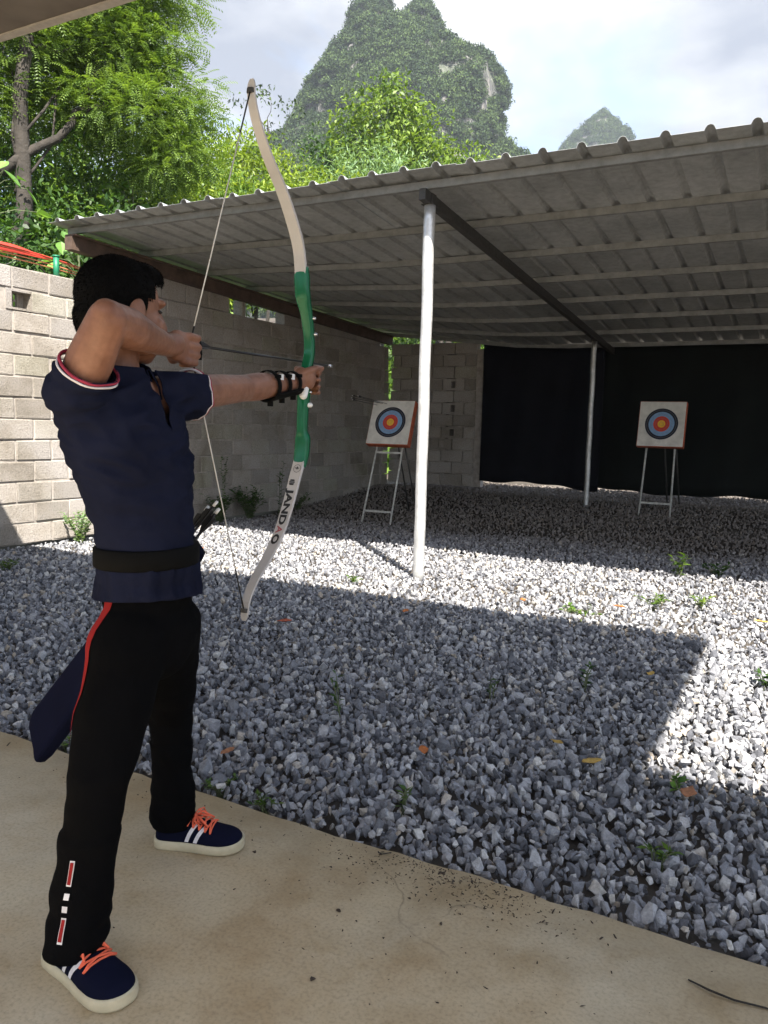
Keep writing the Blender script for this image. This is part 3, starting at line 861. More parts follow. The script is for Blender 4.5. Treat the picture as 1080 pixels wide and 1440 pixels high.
# young yellow-green trees around the upper bow limb
tree('slender_tree', 'yellow green slender tree directly behind the upper bow limb', (-11.9, 15.0, gz(-11.9, 15)), (-11.9, 15.0, 5.4), .07,
     [((-11.9, 15.0, 6.7), (1.3, 1.3, .8)), ((-12.4, 14.4, 6.2), (1.1, 1.1, .7)), ((-11.2, 15.6, 6.2), (1.0, 1.0, .7)), ((-12.0, 15.2, 7.3), (.7, .7, .35))], 'yellow', 950, .14, .045, 81)
tree('slender_tree', 'yellow green tree right of the upper bow limb', (-11.6, 16.4, gz(-11.6, 16.4)), (-11.6, 16.4, 5.6), .08,
     [((-11.6, 16.3, 6.9), (1.2, 1.2, .8)), ((-11.0, 17.0, 6.4), (1.2, 1.2, .8)), ((-12.4, 16.0, 6.4), (1.1, 1.1, .7))], 'yellow', 900, .14, .045, 82)
tree('slender_tree', 'light green low tree between the bow limb and the round tree', (-12.6, 19.5, gz(-12.6, 19.5)), (-12.6, 19.5, 6), .08,
     [((-12.6, 19.4, 7.4), (1.5, 1.5, 1.0)), ((-11.6, 20.2, 7.2), (1.4, 1.4, 1.0)), ((-13.6, 19.4, 7.6), (1.3, 1.3, 1.0))], 'yellow', 700, .17, .06, 83)
tree('thin_tree', 'thin wispy tree standing alone against the sky beside the bow tip', (-24.5, 33, gz(-24.5, 33)), (-24.5, 33, 15.6), .10,
     [((-24.5, 33.1, 17.2), (1.1, 1.1, .25)), ((-23.6, 33.8, 16.6), (.8, .8, .2)), ((-25.4, 32.4, 16.9), (.8, .8, .2)), ((-24.3, 33, 15.6), (.7, .7, .25))], 'far', 160, .25, .10, 84)
# round tree and its neighbours behind the shed roof
tree('round_tree', 'tall round crowned bright green tree in front of the karst peak', (-14.9, 27.2, gz(-14.9, 27.2)), (-15, 27.4, 9.5), .22,
     [((-15.2, 27.4, 13.0), (1.5, 1.5, 1.1)), ((-14.2, 27.9, 12.6), (1.3, 1.3, 1.2)), ((-16.0, 27.0, 12.2), (1.2, 1.2, 1.0)), ((-15.0, 27.4, 11.2), (2.1, 2.1, 1.2)), ((-14.9, 27.6, 13.8), (.7, .7, .5)), ((-13.6, 28.1, 11.4), (1.4, 1.4, 1.2))], 'bright', 620, .22, .10, 85)
tree('leafy_tree', 'broad green tree right of the round tree above the roof', (-13.0, 28.6, gz(-13, 28.6)), (-13.0, 28.6, 8.6), .2,
     [((-13.3, 28.4, 10.8), (1.6, 1.6, 1.3)), ((-12.3, 28.9, 10.9), (1.3, 1.3, 1.0)), ((-11.6, 29.3, 10.2), (1.1, 1.1, .9)), ((-13.6, 28.0, 9.4), (2, 2, 1.2))], 'bright', 560, .22, .09, 86)
tree('dark_tree', 'dark green tree left of the round tree', (-17.4, 27.6, gz(-17.4, 27.6)), (-17.4, 27.6, 8.6), .2,
     [((-17.4, 27.6, 11.6), (1.3, 1.3, 1.2)), ((-16.6, 27.4, 11.0), (1.4, 1.4, 1.2)), ((-18.0, 27.4, 10.4), (1.5, 1.5, 1.2)), ((-17.0, 27.4, 9.6), (1.9, 1.9, 1.2))], 'dark', 560, .22, .10, 87)
tree('bamboo_clump', 'pale feathery bamboo clump just above the roof edge', (-13.3, 23.6, gz(-13.3, 23.6)), (-13.3, 23.7, 6.5), .10,
     [((-13.5, 23.7, 9.7), (1.2, 1.2, .9)), ((-12.6, 24.0, 9.3), (1.2, 1.2, .9)), ((-14.3, 23.2, 9.0), (1.2, 1.2, .9)), ((-13.2, 23.8, 8.4), (1.8, 1.8, 1.0))], 'pale', 900, .24, .04, 88)
tree('leafy_tree', 'low sunlit green tree behind the roof near the shed post', (-11.2, 25.5, gz(-11.2, 25.5)), (-11.2, 25.5, 7), .15,
     [((-11.6, 25.4, 9.2), (1.4, 1.4, .9)), ((-10.6, 25.9, 9.0), (1.3, 1.3, .8)), ((-12.4, 25.0, 9.0), (1.3, 1.3, .9))], 'mid', 560, .2, .08, 89)

# broad leaved plants that show singly: each large leaf its own piece
def broad_leaf_mesh(i):
    r = random.Random(i); V = []; F = []
    n = 6
    prof = [.0, .55, .95, 1.0, .75, .42, .0]
    for k in range(n+1):
        f = k/n; w = .36*prof[k]
        V += [(-w, f, .10*w-.18*f*f), (0, f, -.05*math.sin(f*3)-.18*f*f-.02), (w, f, .10*w-.18*f*f)]
    for k in range(n):
        a = k*3; F += [(a, a+1, a+4, a+3), (a+1, a+2, a+5, a+4)]
    me = bpy.data.meshes.new('leaf'); me.from_pydata(V, [], F); me.update()
    at = me.attributes.new('tint', 'FLOAT', 'FACE'); at.data.foreach_set('value', [r.uniform(.1, .95)]*len(F))
    me.materials.append(LEAF['broad']); return me
BROAD = [broad_leaf_mesh(i) for i in range(6)]
def broad_plant(name, label, base, top, n, spread, size, seed):
    r = np.random.default_rng(seed)
    t = empty(name, base, label, 'plant', 'broad leaved plants behind the wall')
    m = MB(); base, top = Vector(base), Vector(top)
    limb(m, base-Vector((0, 0, .2)), top, .03, .012, r, 8, .06)
    tips = []
    for i in range(n):
        f = r.uniform(.35, 1.0); p = base.lerp(top, f)
        q = p+Vector((r.normal()*spread, r.normal()*spread, abs(r.normal())*spread*.6+.05))
        m.tube([p, (p+q)/2+Vector((0, 0, .04)), q], [.006, .005, .003], 5); tips.append(q)
    m.build('stem', M_twig, t)
    for i, q in enumerate(tips):
        s = size*r.uniform(.65, 1.2)
        yaw = math.atan2(q.y-top.y, q.x-top.x)-math.pi/2+r.normal()*.7
        place('leaf', BROAD[i % 6], t, q, (r.uniform(-.9, -.1), r.uniform(-.35, .35), yaw), (s, s, s))
broad_plant('broad_leaf_plant', 'broad leaved plant with pale leaves just above the wall beside the shed corner', (-7.9, 6.9, 0), (-7.85, 6.85, 3.15), 26, .22, .24, 91)
broad_plant('broad_leaf_plant', 'bright broad leaved branch at the left edge of the picture above the wall', (-8.35, 6.05, 0), (-8.3, 6.05, 3.75), 20, .16, .22, 92)
broad_plant('broad_leaf_plant', 'low broad leaved plant at the far left behind the red cables', (-8.2, 6.05, 0), (-8.15, 6.0, 2.95), 16, .18, .24, 94)
broad_plant('climbing_vine', 'tall pale leaved climbing vine above the shed roof corner', (-9.9, 9.6, .3), (-9.9, 9.7, 5.35), 46, .25, .27, 93)

# undergrowth on the hillside behind
def build_undergrowth():
    r = np.random.default_rng(5); n = 78000
    x = r.uniform(-26, -7.2, n); y = r.uniform(-8, 40, n)
    k = (x < -8.0) | (y > 14.6); x, y = x[k], y[k]; n = len(x)
    h = .9*np.abs(np.sin(x*1.3+.7)*np.sin(y*1.1))+.2
    P = np.stack([x, y, ground_z(x, y)-.05+r.uniform(0, 1, n)*h], 1)
    D = r.normal(size=(n, 3)); D[:, 2] += .2; N = r.normal(size=(n, 3))*.5; N[:, 2] += 1; s = r.uniform(.6, 1.3, n)
    V, F = leaf_quads(P, D, N, .28*s, .13*s)
    o = mesh_obj('undergrowth', np_mesh('undergrowth', V, F, r.uniform(0, 1, n)), LEAF['mid'])
    tag(o, 'dense green undergrowth covering the slope behind the walls', 'undergrowth', kind='stuff')
build_undergrowth()

# ------------------------------------------------------------------ karst peaks
def rock_material():
    t = NT('karst_limestone')
    geo = t.n.new('ShaderNodeNewGeometry'); w = geo.outputs['Position']
    mp = t.n.new('ShaderNodeMapping'); mp.inputs['Scale'].default_value = (1, 1, .16); t.l.new(w, mp.inputs['Vector'])
    a = t.noise(.75, 9, .72, mp.outputs[0], .6); b = t.noise(.12, 6, .6, w)
    c = t.ramp(a, [(.30, (.035, .036, .038)), (.44, (.10, .10, .10)), (.58, (.19, .182, .172)), (.72, (.33, .31, .28))])
    c = t.mix(t.ramp(b, [(.45, 0), (.6, .55)]), c, (.09, .115, .07))
    t.set(c, .95, 0, .1); t.bump(a, .9, 1.2)
    return t.m
M_rock = rock_material()
def clump_mesh(i, mat):
    r = np.random.default_rng(300+i); n = 800
    P, U = shell_points(r, (i*1.3, i*.7, 0), (1, 1, .85), n, .6); P = P-np.array([i*1.3, i*.7, 0])
    P[:, 2] = np.abs(P[:, 2])*1.1-.15
    D = U*.5+r.normal(size=(n, 3))*.6; N = U+r.normal(size=(n, 3))*.3; s = r.uniform(.6, 1.2, n)
    V, F = leaf_quads(P, D, N, .18*s, .12*s)
    me = np_mesh('tree_clump', V, F, np.clip(r.normal(.5, .3, n), 0, 1)); me.materials.append(mat); return me
E_R = np.array([math.cos(YAW), math.sin(YAW)]); E_F = np.array([-math.sin(YAW), math.cos(YAW)])
def karst(name, label, centre, rows, seed, spacing, smin, smax, rockiness, cl_mat, amp=3.2, nt=150, nz=110):
    r = np.random.default_rng(seed); rows = np.array(rows, float)[::-1]
    zs = np.linspace(rows[0, 0], rows[-1, 0], nz)
    l = np.interp(zs, rows[:, 0], rows[:, 1]); rr = np.interp(zs, rows[:, 0], rows[:, 2])
    V = []; 
    for z, a, b in zip(zs, l, rr):
        c, h = (a+b)/2, (b-a)/2
        for k in range(nt):
            t = 2*math.pi*k/nt; u, f = c+h*math.cos(t), h*1.05*math.sin(t)
            p = Vector((u*.055, f*.055, z*.04)); q = Vector((u*.2+9, f*.2, z*.10))
            d = amp*noise.noise(p+Vector((seed, 0, 0)))*1.3+amp*.45*noise.noise(q)
            d += amp*.28*noise.noise(Vector((u*.5, f*.5, z*.22)))
            u += d*math.cos(t); f += d*math.sin(t)
            xy = np.array(centre)+E_R*u+E_F*f
            V.append((xy[0], xy[1], z+amp*.35*noise.noise(q+Vector((3, 3, 3)))))
    top = len(V); 
    F = []
    for i in range(nz-1):
        for k in range(nt):
            F.append((i*nt+k, i*nt+(k+1) % nt, (i+1)*nt+(k+1) % nt, (i+1)*nt+k))
    o = mesh_obj(name, np_mesh(name, V, F), M_rock, None, True); tag(o, kind='structure')
    # woods on the ledges
    V = np.array(V); n_pts = []; 
    me = o.data; nrm = np.zeros(len(V)*3, np.float32); me.vertices.foreach_get('normal', nrm); nrm = nrm.reshape(-1, 3)
    d = np.array([.52*noise.noise((v[0]*.11, v[1]*.11, v[2]*.035+seed))+.75*noise.noise((v[0]*.38, v[1]*.38, v[2]*.13+seed)) for v in V])
    side = ((V[:, :2]-np.array(centre)) @ E_R)
    lo = np.clip((rows[-1, 0]*.83-V[:, 2])/(rows[-1, 0]*.15), 0, 1)
    keep = d < rockiness(side, V[:, 2], d)
    front = ((V[:, :2]-np.array(centre)) @ E_F) < 12
    keep &= front
    idx = np.nonzero(keep)[0]
    # thin to the wanted spacing
    sel = []; cell = set()
    for i in r.permutation(idx):
        kk = tuple((V[i]/spacing).astype(int))
        if kk in cell: continue
        cell.add(kk); sel.append(i)
    P = V[sel]; n = len(P); s = r.uniform(smin, smax, n)
    rot = np.stack([r.uniform(-.3, .3, n), r.uniform(-.3, .3, n), r.uniform(0, 6.28, n)], 1)
    fo = scatter(name+'_woods', P-nrm[sel]*.3, rot, np.stack([s, s, s*r.uniform(.9, 1.4, n)], 1), r.integers(0, 6, n), [clump_mesh(k, cl_mat) for k in range(6)])
    tag(fo, label, 'woods', kind='stuff')
    print(name, n)
karst('karst_peak', 'dark green woods clinging to the tall karst peak', (-106, 203),
      [(108, -8, 1), (107, -12.5, 4.5), (105, -15, 8.5), (102.5, -17.5, 14), (99, -19, 18), (97, -19.5, 24), (93, -21, 27), (89, -25, 27), (83, -28, 28.5), (76, -33, 31), (60, -48, 40), (30, -62, 50), (0, -78, 62)], 3, 2.5, 1.7, 3.6,
      lambda s, z, d: np.where((s > 11) & (z < 95), .03, np.where((s < -10) & (z > 88) & (z < 102), .05, .24)), LEAF['far'], amp=4.2)
karst('karst_peak', 'dark green woods on the left summit hump of the karst peak', tuple(np.array((-106, 203))+E_R*(-8.2)), [(116.5, -1.2, 1.2), (115.2, -3.2, 2.8), (113, -4.6, 3.6), (109, -6, 4.6), (102, -7, 6), (90, -8, 8)], 21, 2.0, 1.4, 2.8, lambda s, z, d: np.full_like(z, .2), LEAF['far'], amp=2.0, nt=60, nz=40)
karst('karst_peak', 'dark green woods on the right summit hump of the karst peak', tuple(np.array((-106, 203))+E_R*4.5), [(116, -1.2, 1.2), (114.8, -2.6, 3.2), (112.5, -3.6, 4.6), (109, -4.6, 6.2), (102, -6, 7), (90, -8, 8)], 22, 2.0, 1.4, 2.8, lambda s, z, d: np.full_like(z, .2), LEAF['far'], amp=2.0, nt=60, nz=40)
karst('karst_knoll', 'bluish woods on the small distant karst knoll above the roof', (-109, 441),
      [(168, -2, 1), (166, -6, 3), (160, -12, 9), (152, -19, 14), (140, -26, 20), (100, -40, 36), (0, -80, 70)], 8, 3.4, 2.4, 4.4,
      lambda s, z, d: np.full_like(z, .05), LEAF['far'], amp=2.4, nt=90, nz=80)

# ------------------------------------------------------------------ the archer
def remesh(mb, voxel, smooth=4, name='tmp'):
    me = mb.mesh(name); o = bpy.data.objects.new(name, me); col.objects.link(o)
    md = o.modifiers.new('r', 'REMESH'); md.mode = 'VOXEL'; md.voxel_size = voxel; md.use_smooth_shade = True
    sm = o.modifiers.new('s', 'SMOOTH'); sm.iterations = smooth; sm.factor = .5
    dg = bpy.context.evaluated_depsgraph_get(); dg.update()
    out = bpy.data.meshes.new_from_object(o.evaluated_get(dg))
    bpy.data.objects.remove(o); bpy.data.meshes.remove(me)
    return out

def cut(me, drop, disp=None, planes=()):
    """remove faces where drop(centre) holds; disp(co, normal) -> offset moves vertices first"""
    bm = bmesh.new(); bm.from_mesh(me); bm.normal_update()
    if disp is not None:
        mv = [(v, disp(v.co, v.normal)) for v in bm.verts]
        for v, d in mv: v.co += d
    for co, no in planes:
        bmesh.ops.bisect_plane(bm, geom=list(bm.verts)+list(bm.edges)+list(bm.faces), plane_co=co, plane_no=no, dist=1e-6)
    kill = [f for f in bm.faces if drop(f.calc_center_median())]
    bmesh.ops.delete(bm, geom=kill, context='FACES')
    bm.to_mesh(me); bm.free(); me.update(); return me

V3 = Vector
HC = V3((-1.389, 1.335, 1.446)); FW = V3((math.sin(R(13)), math.cos(R(13)), 0)); RT = V3((FW.y, -FW.x, 0)); UPZ = V3((0, 0, 1))
_tilt = Matrix.Rotation(R(-4), 3, RT)
HM = Matrix((RT, FW, UPZ)).transposed(); HM = _tilt @ HM
def HL(x, y, z): return HC + HM @ V3((x, y, z))

S_R, E_Rr, W_R = V3((-1.345, 1.166, 1.262)), V3((-1.238, 1.150, 1.398)), V3((-1.338, 1.418, 1.378))
S_L, E_L, W_L = V3((-1.340, 1.440, 1.268)), V3((-1.388, 1.775, 1.300)), V3((-1.386, 1.995, 1.328))
BX = -1.380

def t_skin():
    t = NT('skin'); v = t.tc()
    c = t.ramp(t.noise(22, 5, .6, v), [(.25, (.15, .062, .038)), (.5, (.215, .10, .062)), (.75, (.285, .14, .09))])
    t.set(c, t.ramp(t.noise(60, 3, .6, v), [(.3, .42), (.7, .6)]), 0, .4)
    t.b.inputs['Subsurface Weight'].default_value = .08; t.b.inputs['Subsurface Radius'].default_value = (.01, .004, .002)
    t.bump(t.noise(260, 3), .12, .0015); return t.m
def t_cloth(name, c, var=.25, weave=900, rough=.9, fold=.5):
    t = NT(name); v = t.tc()
    cc = t.ramp(t.noise(7, 5, .6, v), [(.3, [q*(1-var) for q in c]), (.7, [q*(1+var) for q in c])])
    t.set(cc, rough, 0, .05)
    h = t.mix(.15, t.noise(16, 5, .55, v, .6), t.noise(weave, 2, .5, v))
    t.bump(h, fold, .012); return t.m
M_skin = t_skin()
M_hair = simple('black_hair', (.0022, .002, .002), .75, 0, .08, var=.3, scale=60)
M_shirt = t_cloth('navy_shirt', (.0095, .0115, .026))
M_trim_r = simple('red_trim', (.30, .02, .05), .8); M_trim_w = simple('white_trim', (.62, .60, .62), .8)
M_trous = t_cloth('black_trousers', (.0025, .0025, .003), .2)
M_stripe = t_cloth('red_stripe', (.26, .02, .02), .15)
M_belt = simple('black_webbing', (.003, .003, .003), .8, 0, .1, bump=.4, bscale=500)
M_canvas = t_cloth('navy_canvas', (.005, .006, .017), .2, fold=.1)
M_sole = simple('cream_rubber', (.50, .44, .30), .6, var=.15, scale=20)
M_lace = simple('orange_lace', (.75, .13, .06), .75, bump=.5, bscale=600)
M_eye = simple('dark_eye', (.02, .015, .012), .15)
M_nail = simple('nail', (.55, .36, .30), .3)

def build_person():
    p = empty('person', (-1.40, 1.38, 0), 'person in navy polo shirt and black track trousers drawing a recurve bow', 'person')
    # --- body: one continuous skin surface
    b = MB()
    m = HM
    b.ell(HL(0, -.012, .028), (.073, .092, .086), m); b.ell(HL(0, .022, -.025), (.062, .070, .080), m)
    b.ell(HL(0, .042, -.078), (.042, .045, .032), m); b.ell(HL(0, .060, -.092), (.022, .022, .018), m)
    b.ell(HL(0, .073, .030), (.050, .020, .013), m); b.ell(HL(.034, .062, -.022), (.026, .022, .020), m); b.ell(HL(-.034, .062, -.022), (.026, .022, .020), m)
    b.cone(HL(0, .084, .018), .009, HL(0, .104, -.020), .012); b.ell(HL(.011, .094, -.024), (.009, .010, .007), m); b.ell(HL(-.011, .094, -.024), (.009, .010, .007), m)
    b.ell(HL(0, .086, -.050), (.022, .010, .006), m); b.ell(HL(0, .083, -.061), (.020, .010, .007), m)
    for s in (-1, 1):
        b.ell(HL(s*.074, -.008, -.008), (.009, .020, .032), m); b.cone(HL(s*.07, 0, -.05), .02, HL(s*.045, .03, -.075), .02)
    b.cone((-1.378, 1.295, 1.25), .062, HL(0, -.025, -.06), .054)
    # torso and limbs under the clothes
    b.ell((-1.362, 1.305, 1.17), (.085, .115, .15)); b.ell((-1.360, 1.355, .98), (.075, .095, .17)); b.ell((-1.362, 1.378, .82), (.07, .085, .10))
    b.cone((-1.30, 1.33, 1.19), .035, (-1.325, 1.32, 1.27), .032)
    for h, k, a in (((-1.355, 1.32, .74), (-1.305, 1.175, .44), (-1.335, 1.125, .085)), ((-1.37, 1.44, .74), (-1.505, 1.605, .41), (-1.530, 1.655, .085))):
        b.cone(h, .050, k, .040); b.cone(k, .040, V3(k).lerp(V3(a), .4), .040); b.cone(V3(k).lerp(V3(a), .4), .040, a, .030)
    # drawing arm
    b.cone((-1.372, 1.22, 1.235), .055, S_R, .052); b.cone(S_R, .046, S_R.lerp(E_Rr, .45), .047); b.cone(S_R.lerp(E_Rr, .45), .047, E_Rr, .040)
    f = E_Rr.lerp(W_R, .3); b.cone(E_Rr, .039, f, .044); b.cone(f, .044, E_Rr.lerp(W_R, .75), .031); b.cone(E_Rr.lerp(W_R, .75), .031, W_R, .026); b.ell(E_Rr+V3((.010, -.014, .012)), (.027, .027, .027))
    # bow arm
    b.cone((-1.35, 1.39, 1.255), .050, S_L, .048); b.cone(S_L, .047, S_L.lerp(E_L, .5), .043); b.cone(S_L.lerp(E_L, .5), .043, E_L, .036)
    f = E_L.lerp(W_L, .25); b.cone(E_L, .037, f, .040); b.cone(f, .040, W_L, .026)
    # drawing hand, three fingers hooked on the string
    b.cone(W_R, .026, (-1.345, 1.450, 1.384), .027); b.ell((-1.348, 1.467, 1.383), (.017, .038, .038))
    def chain(pts, rads):
        for i in range(len(pts)-1): b.cone(pts[i], rads[i], pts[i+1], rads[i+1], 10)
    for z, dy in ((1.4085, 0), (1.386, .003), (1.3665, -.002), (1.3475, -.010)):
        chain([(-1.349, 1.480, 1.384+(z-1.384)*.9), (-1.343, 1.504+dy, z), (-1.347, 1.536+dy, z-.001), (-1.372, 1.552+dy, z-.002), (-1.394, 1.540+dy, z-.003)], [.0115, .0105, .0095, .0088, .0078])
    chain([(-1.356, 1.450, 1.365), (-1.376, 1.480, 1.352), (-1.386, 1.510, 1.356), (-1.390, 1.528, 1.362)], [.014, .012, .010, .008])
    # bow hand round the grip
    b.cone(W_L, .026, (-1.388, 2.020, 1.338), .026); b.ell((-1.384, 2.040, 1.340), (.024, .030, .040)); b.ell((-1.364, 2.060, 1.346), (.015, .026, .034))
    for i, z in enumerate((1.372, 1.3515, 1.331, 1.312)):
        s = 1-.05*i
        chain([(-1.400, 2.045, z), (-1.411, 2.062, z), (-1.409, 2.100, z-.004), (-1.384, 2.118, z-.007), (-1.360, 2.106, z-.008), (-1.353, 2.090, z-.008)], [.011*s, .0105*s, .0096*s, .009*s, .0086*s, .0075*s])
    chain([(-1.380, 2.025, 1.352), (-1.362, 2.048, 1.366), (-1.352, 2.078, 1.377), (-1.354, 2.112, 1.379)], [.015, .0125, .0105, .0085])
    me = remesh(b, .0034, 4)
    body = mesh_obj('body', me, M_skin, p, True)
    for s in (-1, 1):
        q = MB(); q.ell(HL(s*.031, .0695, .010), (.011, .010, .0045), m); e = q.build('eye', M_eye, p, True)
        q = MB(); q.ell(HL(s*.032, .0770, .031), (.015, .006, .003), m); q.build('eyebrow', M_hair, p, True)
    # --- hair
    h = MB(); h.ell(HL(0, -.016, .032), (.079, .097, .088), m); h.ell(HL(0, -.055, -.02), (.066, .055, .065), m); h.ell(HL(0, .03, .080), (.060, .058, .036), m)
    me = remesh(h, .005, 3)
    inv = HM.inverted()
    def bare(c):
        l = inv @ (c-HC)
        front = l.y > .040 and l.z < .080-.25*abs(l.x)
        side = abs(l.x) > .04 and l.y > .018 and l.z < .030
        low = l.z < -.062 or (l.y > -.02 and l.z < -.015)
        return front or side or low
    me = cut(me, bare, lambda co, n: n*(.0015*noise.noise(co*40)))
    hair = mesh_obj('hair', me, M_hair, p, True)
    r = np.random.default_rng(3)
    vs = np.array([v.co for v in me.vertices]); nn = np.array([v.normal for v in me.vertices]); k = r.integers(0, len(vs), 14000)
    tg = np.array([-.35*FW.x, -.35*FW.y, -.8])+r.normal(size=(len(k), 3))*.22; tg -= nn[k]*np.sum(tg*nn[k], 1)[:, None]; D = unit(tg)+nn[k]*.45
    V, F = leaf_quads(vs[k]-nn[k]*.002, D, r.normal(size=(len(k), 3)), r.uniform(.006, .012, len(k)), np.full(len(k), .0012))
    mesh_obj('hair_strands', np_mesh('hair_strands', V, F), M_hair, hair)
    # --- shirt
    sh = MB(); rings = []
    for z, cx, cy, a, bb in ((.70, -1.366, 1.387, .138, .116), (.76, -1.366, 1.387, .137, .115), (.83, -1.364, 1.385, .128, .107), (.90, -1.360, 1.378, .118, .099), (.97, -1.358, 1.362, .126, .103), (1.05, -1.357, 1.345, .140, .108), (1.13, -1.358, 1.325, .151, .110),
                             (1.20, -1.360, 1.306, .152, .105), (1.255, -1.364, 1.295, .138, .092), (1.30, -1.372, 1.293, .100, .074), (1.33, -1.378, 1.295, .078, .068), (1.37, -1.380, 1.298, .072, .066)):
        rings.append([V3((cx+bb*math.cos(q), cy+a*math.sin(q), z)) for q in [2*math.pi*j/32 for j in range(32)]])
    sh.rings(rings)
    ur = (E_Rr-S_R).normalized(); ul = (E_L-S_L).normalized()
    sh.cone((-1.372, 1.22, 1.218), .070, S_R-ur*.01, .056); sh.cone(S_R-ur*.01, .056, S_R+ur*.14, .058)
    sh.cone((-1.35, 1.37, 1.235), .070, S_L-ul*.01, .060); sh.cone(S_L-ul*.01, .060, S_L+ul*.17, .058)
    me = remesh(sh, .007, 6)
    def wr(co, n):
        d = 0
        # pulls from the armpits towards the bow arm, sag folds above the belt
        a = noise.noise((co.x*14+co.z*26, co.y*12-co.z*15, 2)); d += .010*(1-abs(a)*2.6)*min(1, max(0, (co.z-1.0)/.12))
        b2 = noise.noise((co.x*7, co.y*7+co.z*4, co.z*26)); d += .009*b2*min(1, max(0, (1.14-co.z)/.1))
        if co.z < .885: d += .011*noise.noise((math.atan2(co.y-1.385, co.x+1.364)*4.5, co.z*6, 7))
        d += .0035*noise.noise((co.x*30, co.y*30+co.z*22, co.z*30))
        return n*d
    VT = V3((-1.27, 1.338, 1.175)); na, nb = V3((0, 1, .22)).normalized(), V3((0, 1, -.20)).normalized()
    hem = V3((-1.364, 1.385, .790)); hn = V3((-.06, .05, 1)).normalized()
    def drop(c):
        if (c-hem).dot(hn) < 0: return True
        t = (c-S_R).dot(ur)
        if t > .062 and (c-(S_R+ur*t)).length < .11: return True
        if (c-S_L).dot(ul) > .085 and c.y > 1.48: return True
        if c.z > 1.318: return True
        if c.x > -1.34 and (c-VT).dot(na) > 0 and (c-VT).dot(nb) < 0: return True
        return False
    planes = [(hem, hn), (S_R+ur*.062, ur), (S_L+ul*.085, ul), (V3((0, 0, 1.318)), V3((0, 0, 1))), (VT, na), (VT, nb)]
    me = cut(me, drop, wr, planes)
    shirt = mesh_obj('shirt', me, M_shirt, p, True)
    sd = shirt.modifiers.new('cloth', 'SOLIDIFY'); sd.thickness = .003; sd.offset = -1
    bv = BVHTree.FromPolygons([v.co for v in me.vertices], [f.vertices[:] for f in me.polygons])
    # sleeve trims: red then white ring at each cuff, snapped to the cloth
    def cuff(S, u, t, nm, mat, off, wdt):
        x = u.cross(V3((0, 0, 1))).normalized(); y = u.cross(x); pts = []
        for j in range(41):
            q = 2*math.pi*j/40; d = x*math.cos(q)+y*math.sin(q)
            hit = bv.ray_cast(S+u*t+d*.090, -d, .09)
            hr = (hit[0]-(S+u*t)).length if hit[0] is not None else .057
            if not .044 < hr < .068: hr = .057
            pts.append(S+u*t+d*(hr+off))
        mm = MB(); mm.tube(pts, wdt, 6, False); mm.build(nm, mat, shirt, True)
    cuff(S_R, ur, .052, 'cuff_trim', M_trim_w, .000, .0026); cuff(S_R, ur, .059, 'cuff_trim', M_trim_r, -.001, .0034)
    cuff(S_L, ul, .074, 'cuff_trim', M_trim_w, -.001, .0030); cuff(S_L, ul, .081, 'cuff_trim', M_trim_r, -.002, .0040)
    # collar
    V = []; F = []; n = 40
    for j in range(n+1):
        q = R(38)+R(284)*j/n; ca, sa = math.cos(q), math.sin(q)
        fr = abs(j/n-.5)*2
        for rr, z in ((.076, 1.300), (.066, 1.338-.012*fr), (.074, 1.341-.012*fr), (.094, 1.308-.018*fr), (.100, 1.292-.030*fr)):
            V.append((-1.376+rr*ca*(.95), 1.296+rr*sa*1.12, z+.014*(-ca)))
    for j in range(n):
        for i in range(4):
            a = j*5+i; F.append((a, a+1, a+6, a+5))
    me = bpy.data.meshes.new('collar'); me.from_pydata(V, [], F); me.update()
    o = mesh_obj('collar', me, M_shirt, p, True); sd = o.modifiers.new('cloth', 'SOLIDIFY'); sd.thickness = .003
    # --- belt of the quiver
    def band(name, z0, z1, a, bb, cx, cy, mat, parent, tilt=0):
        rg = []
        for zz, g in ((z0, 0), (z0+.004, .004), (z1-.004, .004), (z1, 0)):
            rg.append([V3((cx+(bb+g)*math.cos(q), cy+(a+g)*math.sin(q), zz+tilt*math.sin(q))) for q in [2*math.pi*j/48 for j in range(48)]])
        q = MB(); q.rings(rg); return q.build(name, mat, parent, True)
    band('belt', .868, .915, .126, .107, -1.361, 1.378, M_belt, p)
    # --- trousers
    tr = MB()
    tr.ell((-1.364, 1.384, .79), (.094, .113, .10)); tr.ell((-1.364, 1.382, .70), (.100, .130, .12))
    KR, KL = V3((-1.305, 1.175, .44)), V3((-1.505, 1.606, .41)); AR, AL = V3((-1.330, 1.125, .075)), V3((-1.532, 1.650, .075))
    HR, HLg = V3((-1.354, 1.315, .70)), V3((-1.376, 1.450, .70))
    tr.cone(HR, .090, KR.lerp(HR, .4), .078); tr.cone(KR.lerp(HR, .4), .078, KR, .067); tr.cone(KR, .067, KR.lerp(AR, .5), .058); tr.cone(KR.lerp(AR, .5), .058, AR, .062)
    tr.cone(HLg, .090, KL.lerp(HLg, .4), .075); tr.cone(KL.lerp(HLg, .4), .075, KL, .062); tr.cone(KL, .062, KL.lerp(AL, .5), .053); tr.cone(KL.lerp(AL, .5), .053, AL, .060)
    me = remesh(tr, .008, 6)
    def twr(co, n):
        d = .006*noise.noise((co.x*8, co.y*8, co.z*18))
        if co.z < .32: d += .011*noise.noise((co.x*6+3, co.y*6, co.z*34))*(1-co.z/.32)+.004
        d += .005*noise.noise((co.x*14+co.z*9, co.y*14, co.z*6))
        return n*d
    me = cut(me, lambda c: c.z < .062 or c.z > .84, twr, [(V3((0, 0, .062)), V3((0, 0, 1))), (V3((0, 0, .84)), V3((0, 0, 1)))])
    trou = mesh_obj('trousers', me, M_trous, p, True)
    sd = trou.modifiers.new('cloth', 'SOLIDIFY'); sd.thickness = .003; sd.offset = -1
    tb = BVHTree.FromPolygons([v.co for v in me.vertices], [f.vertices[:] for f in me.polygons])
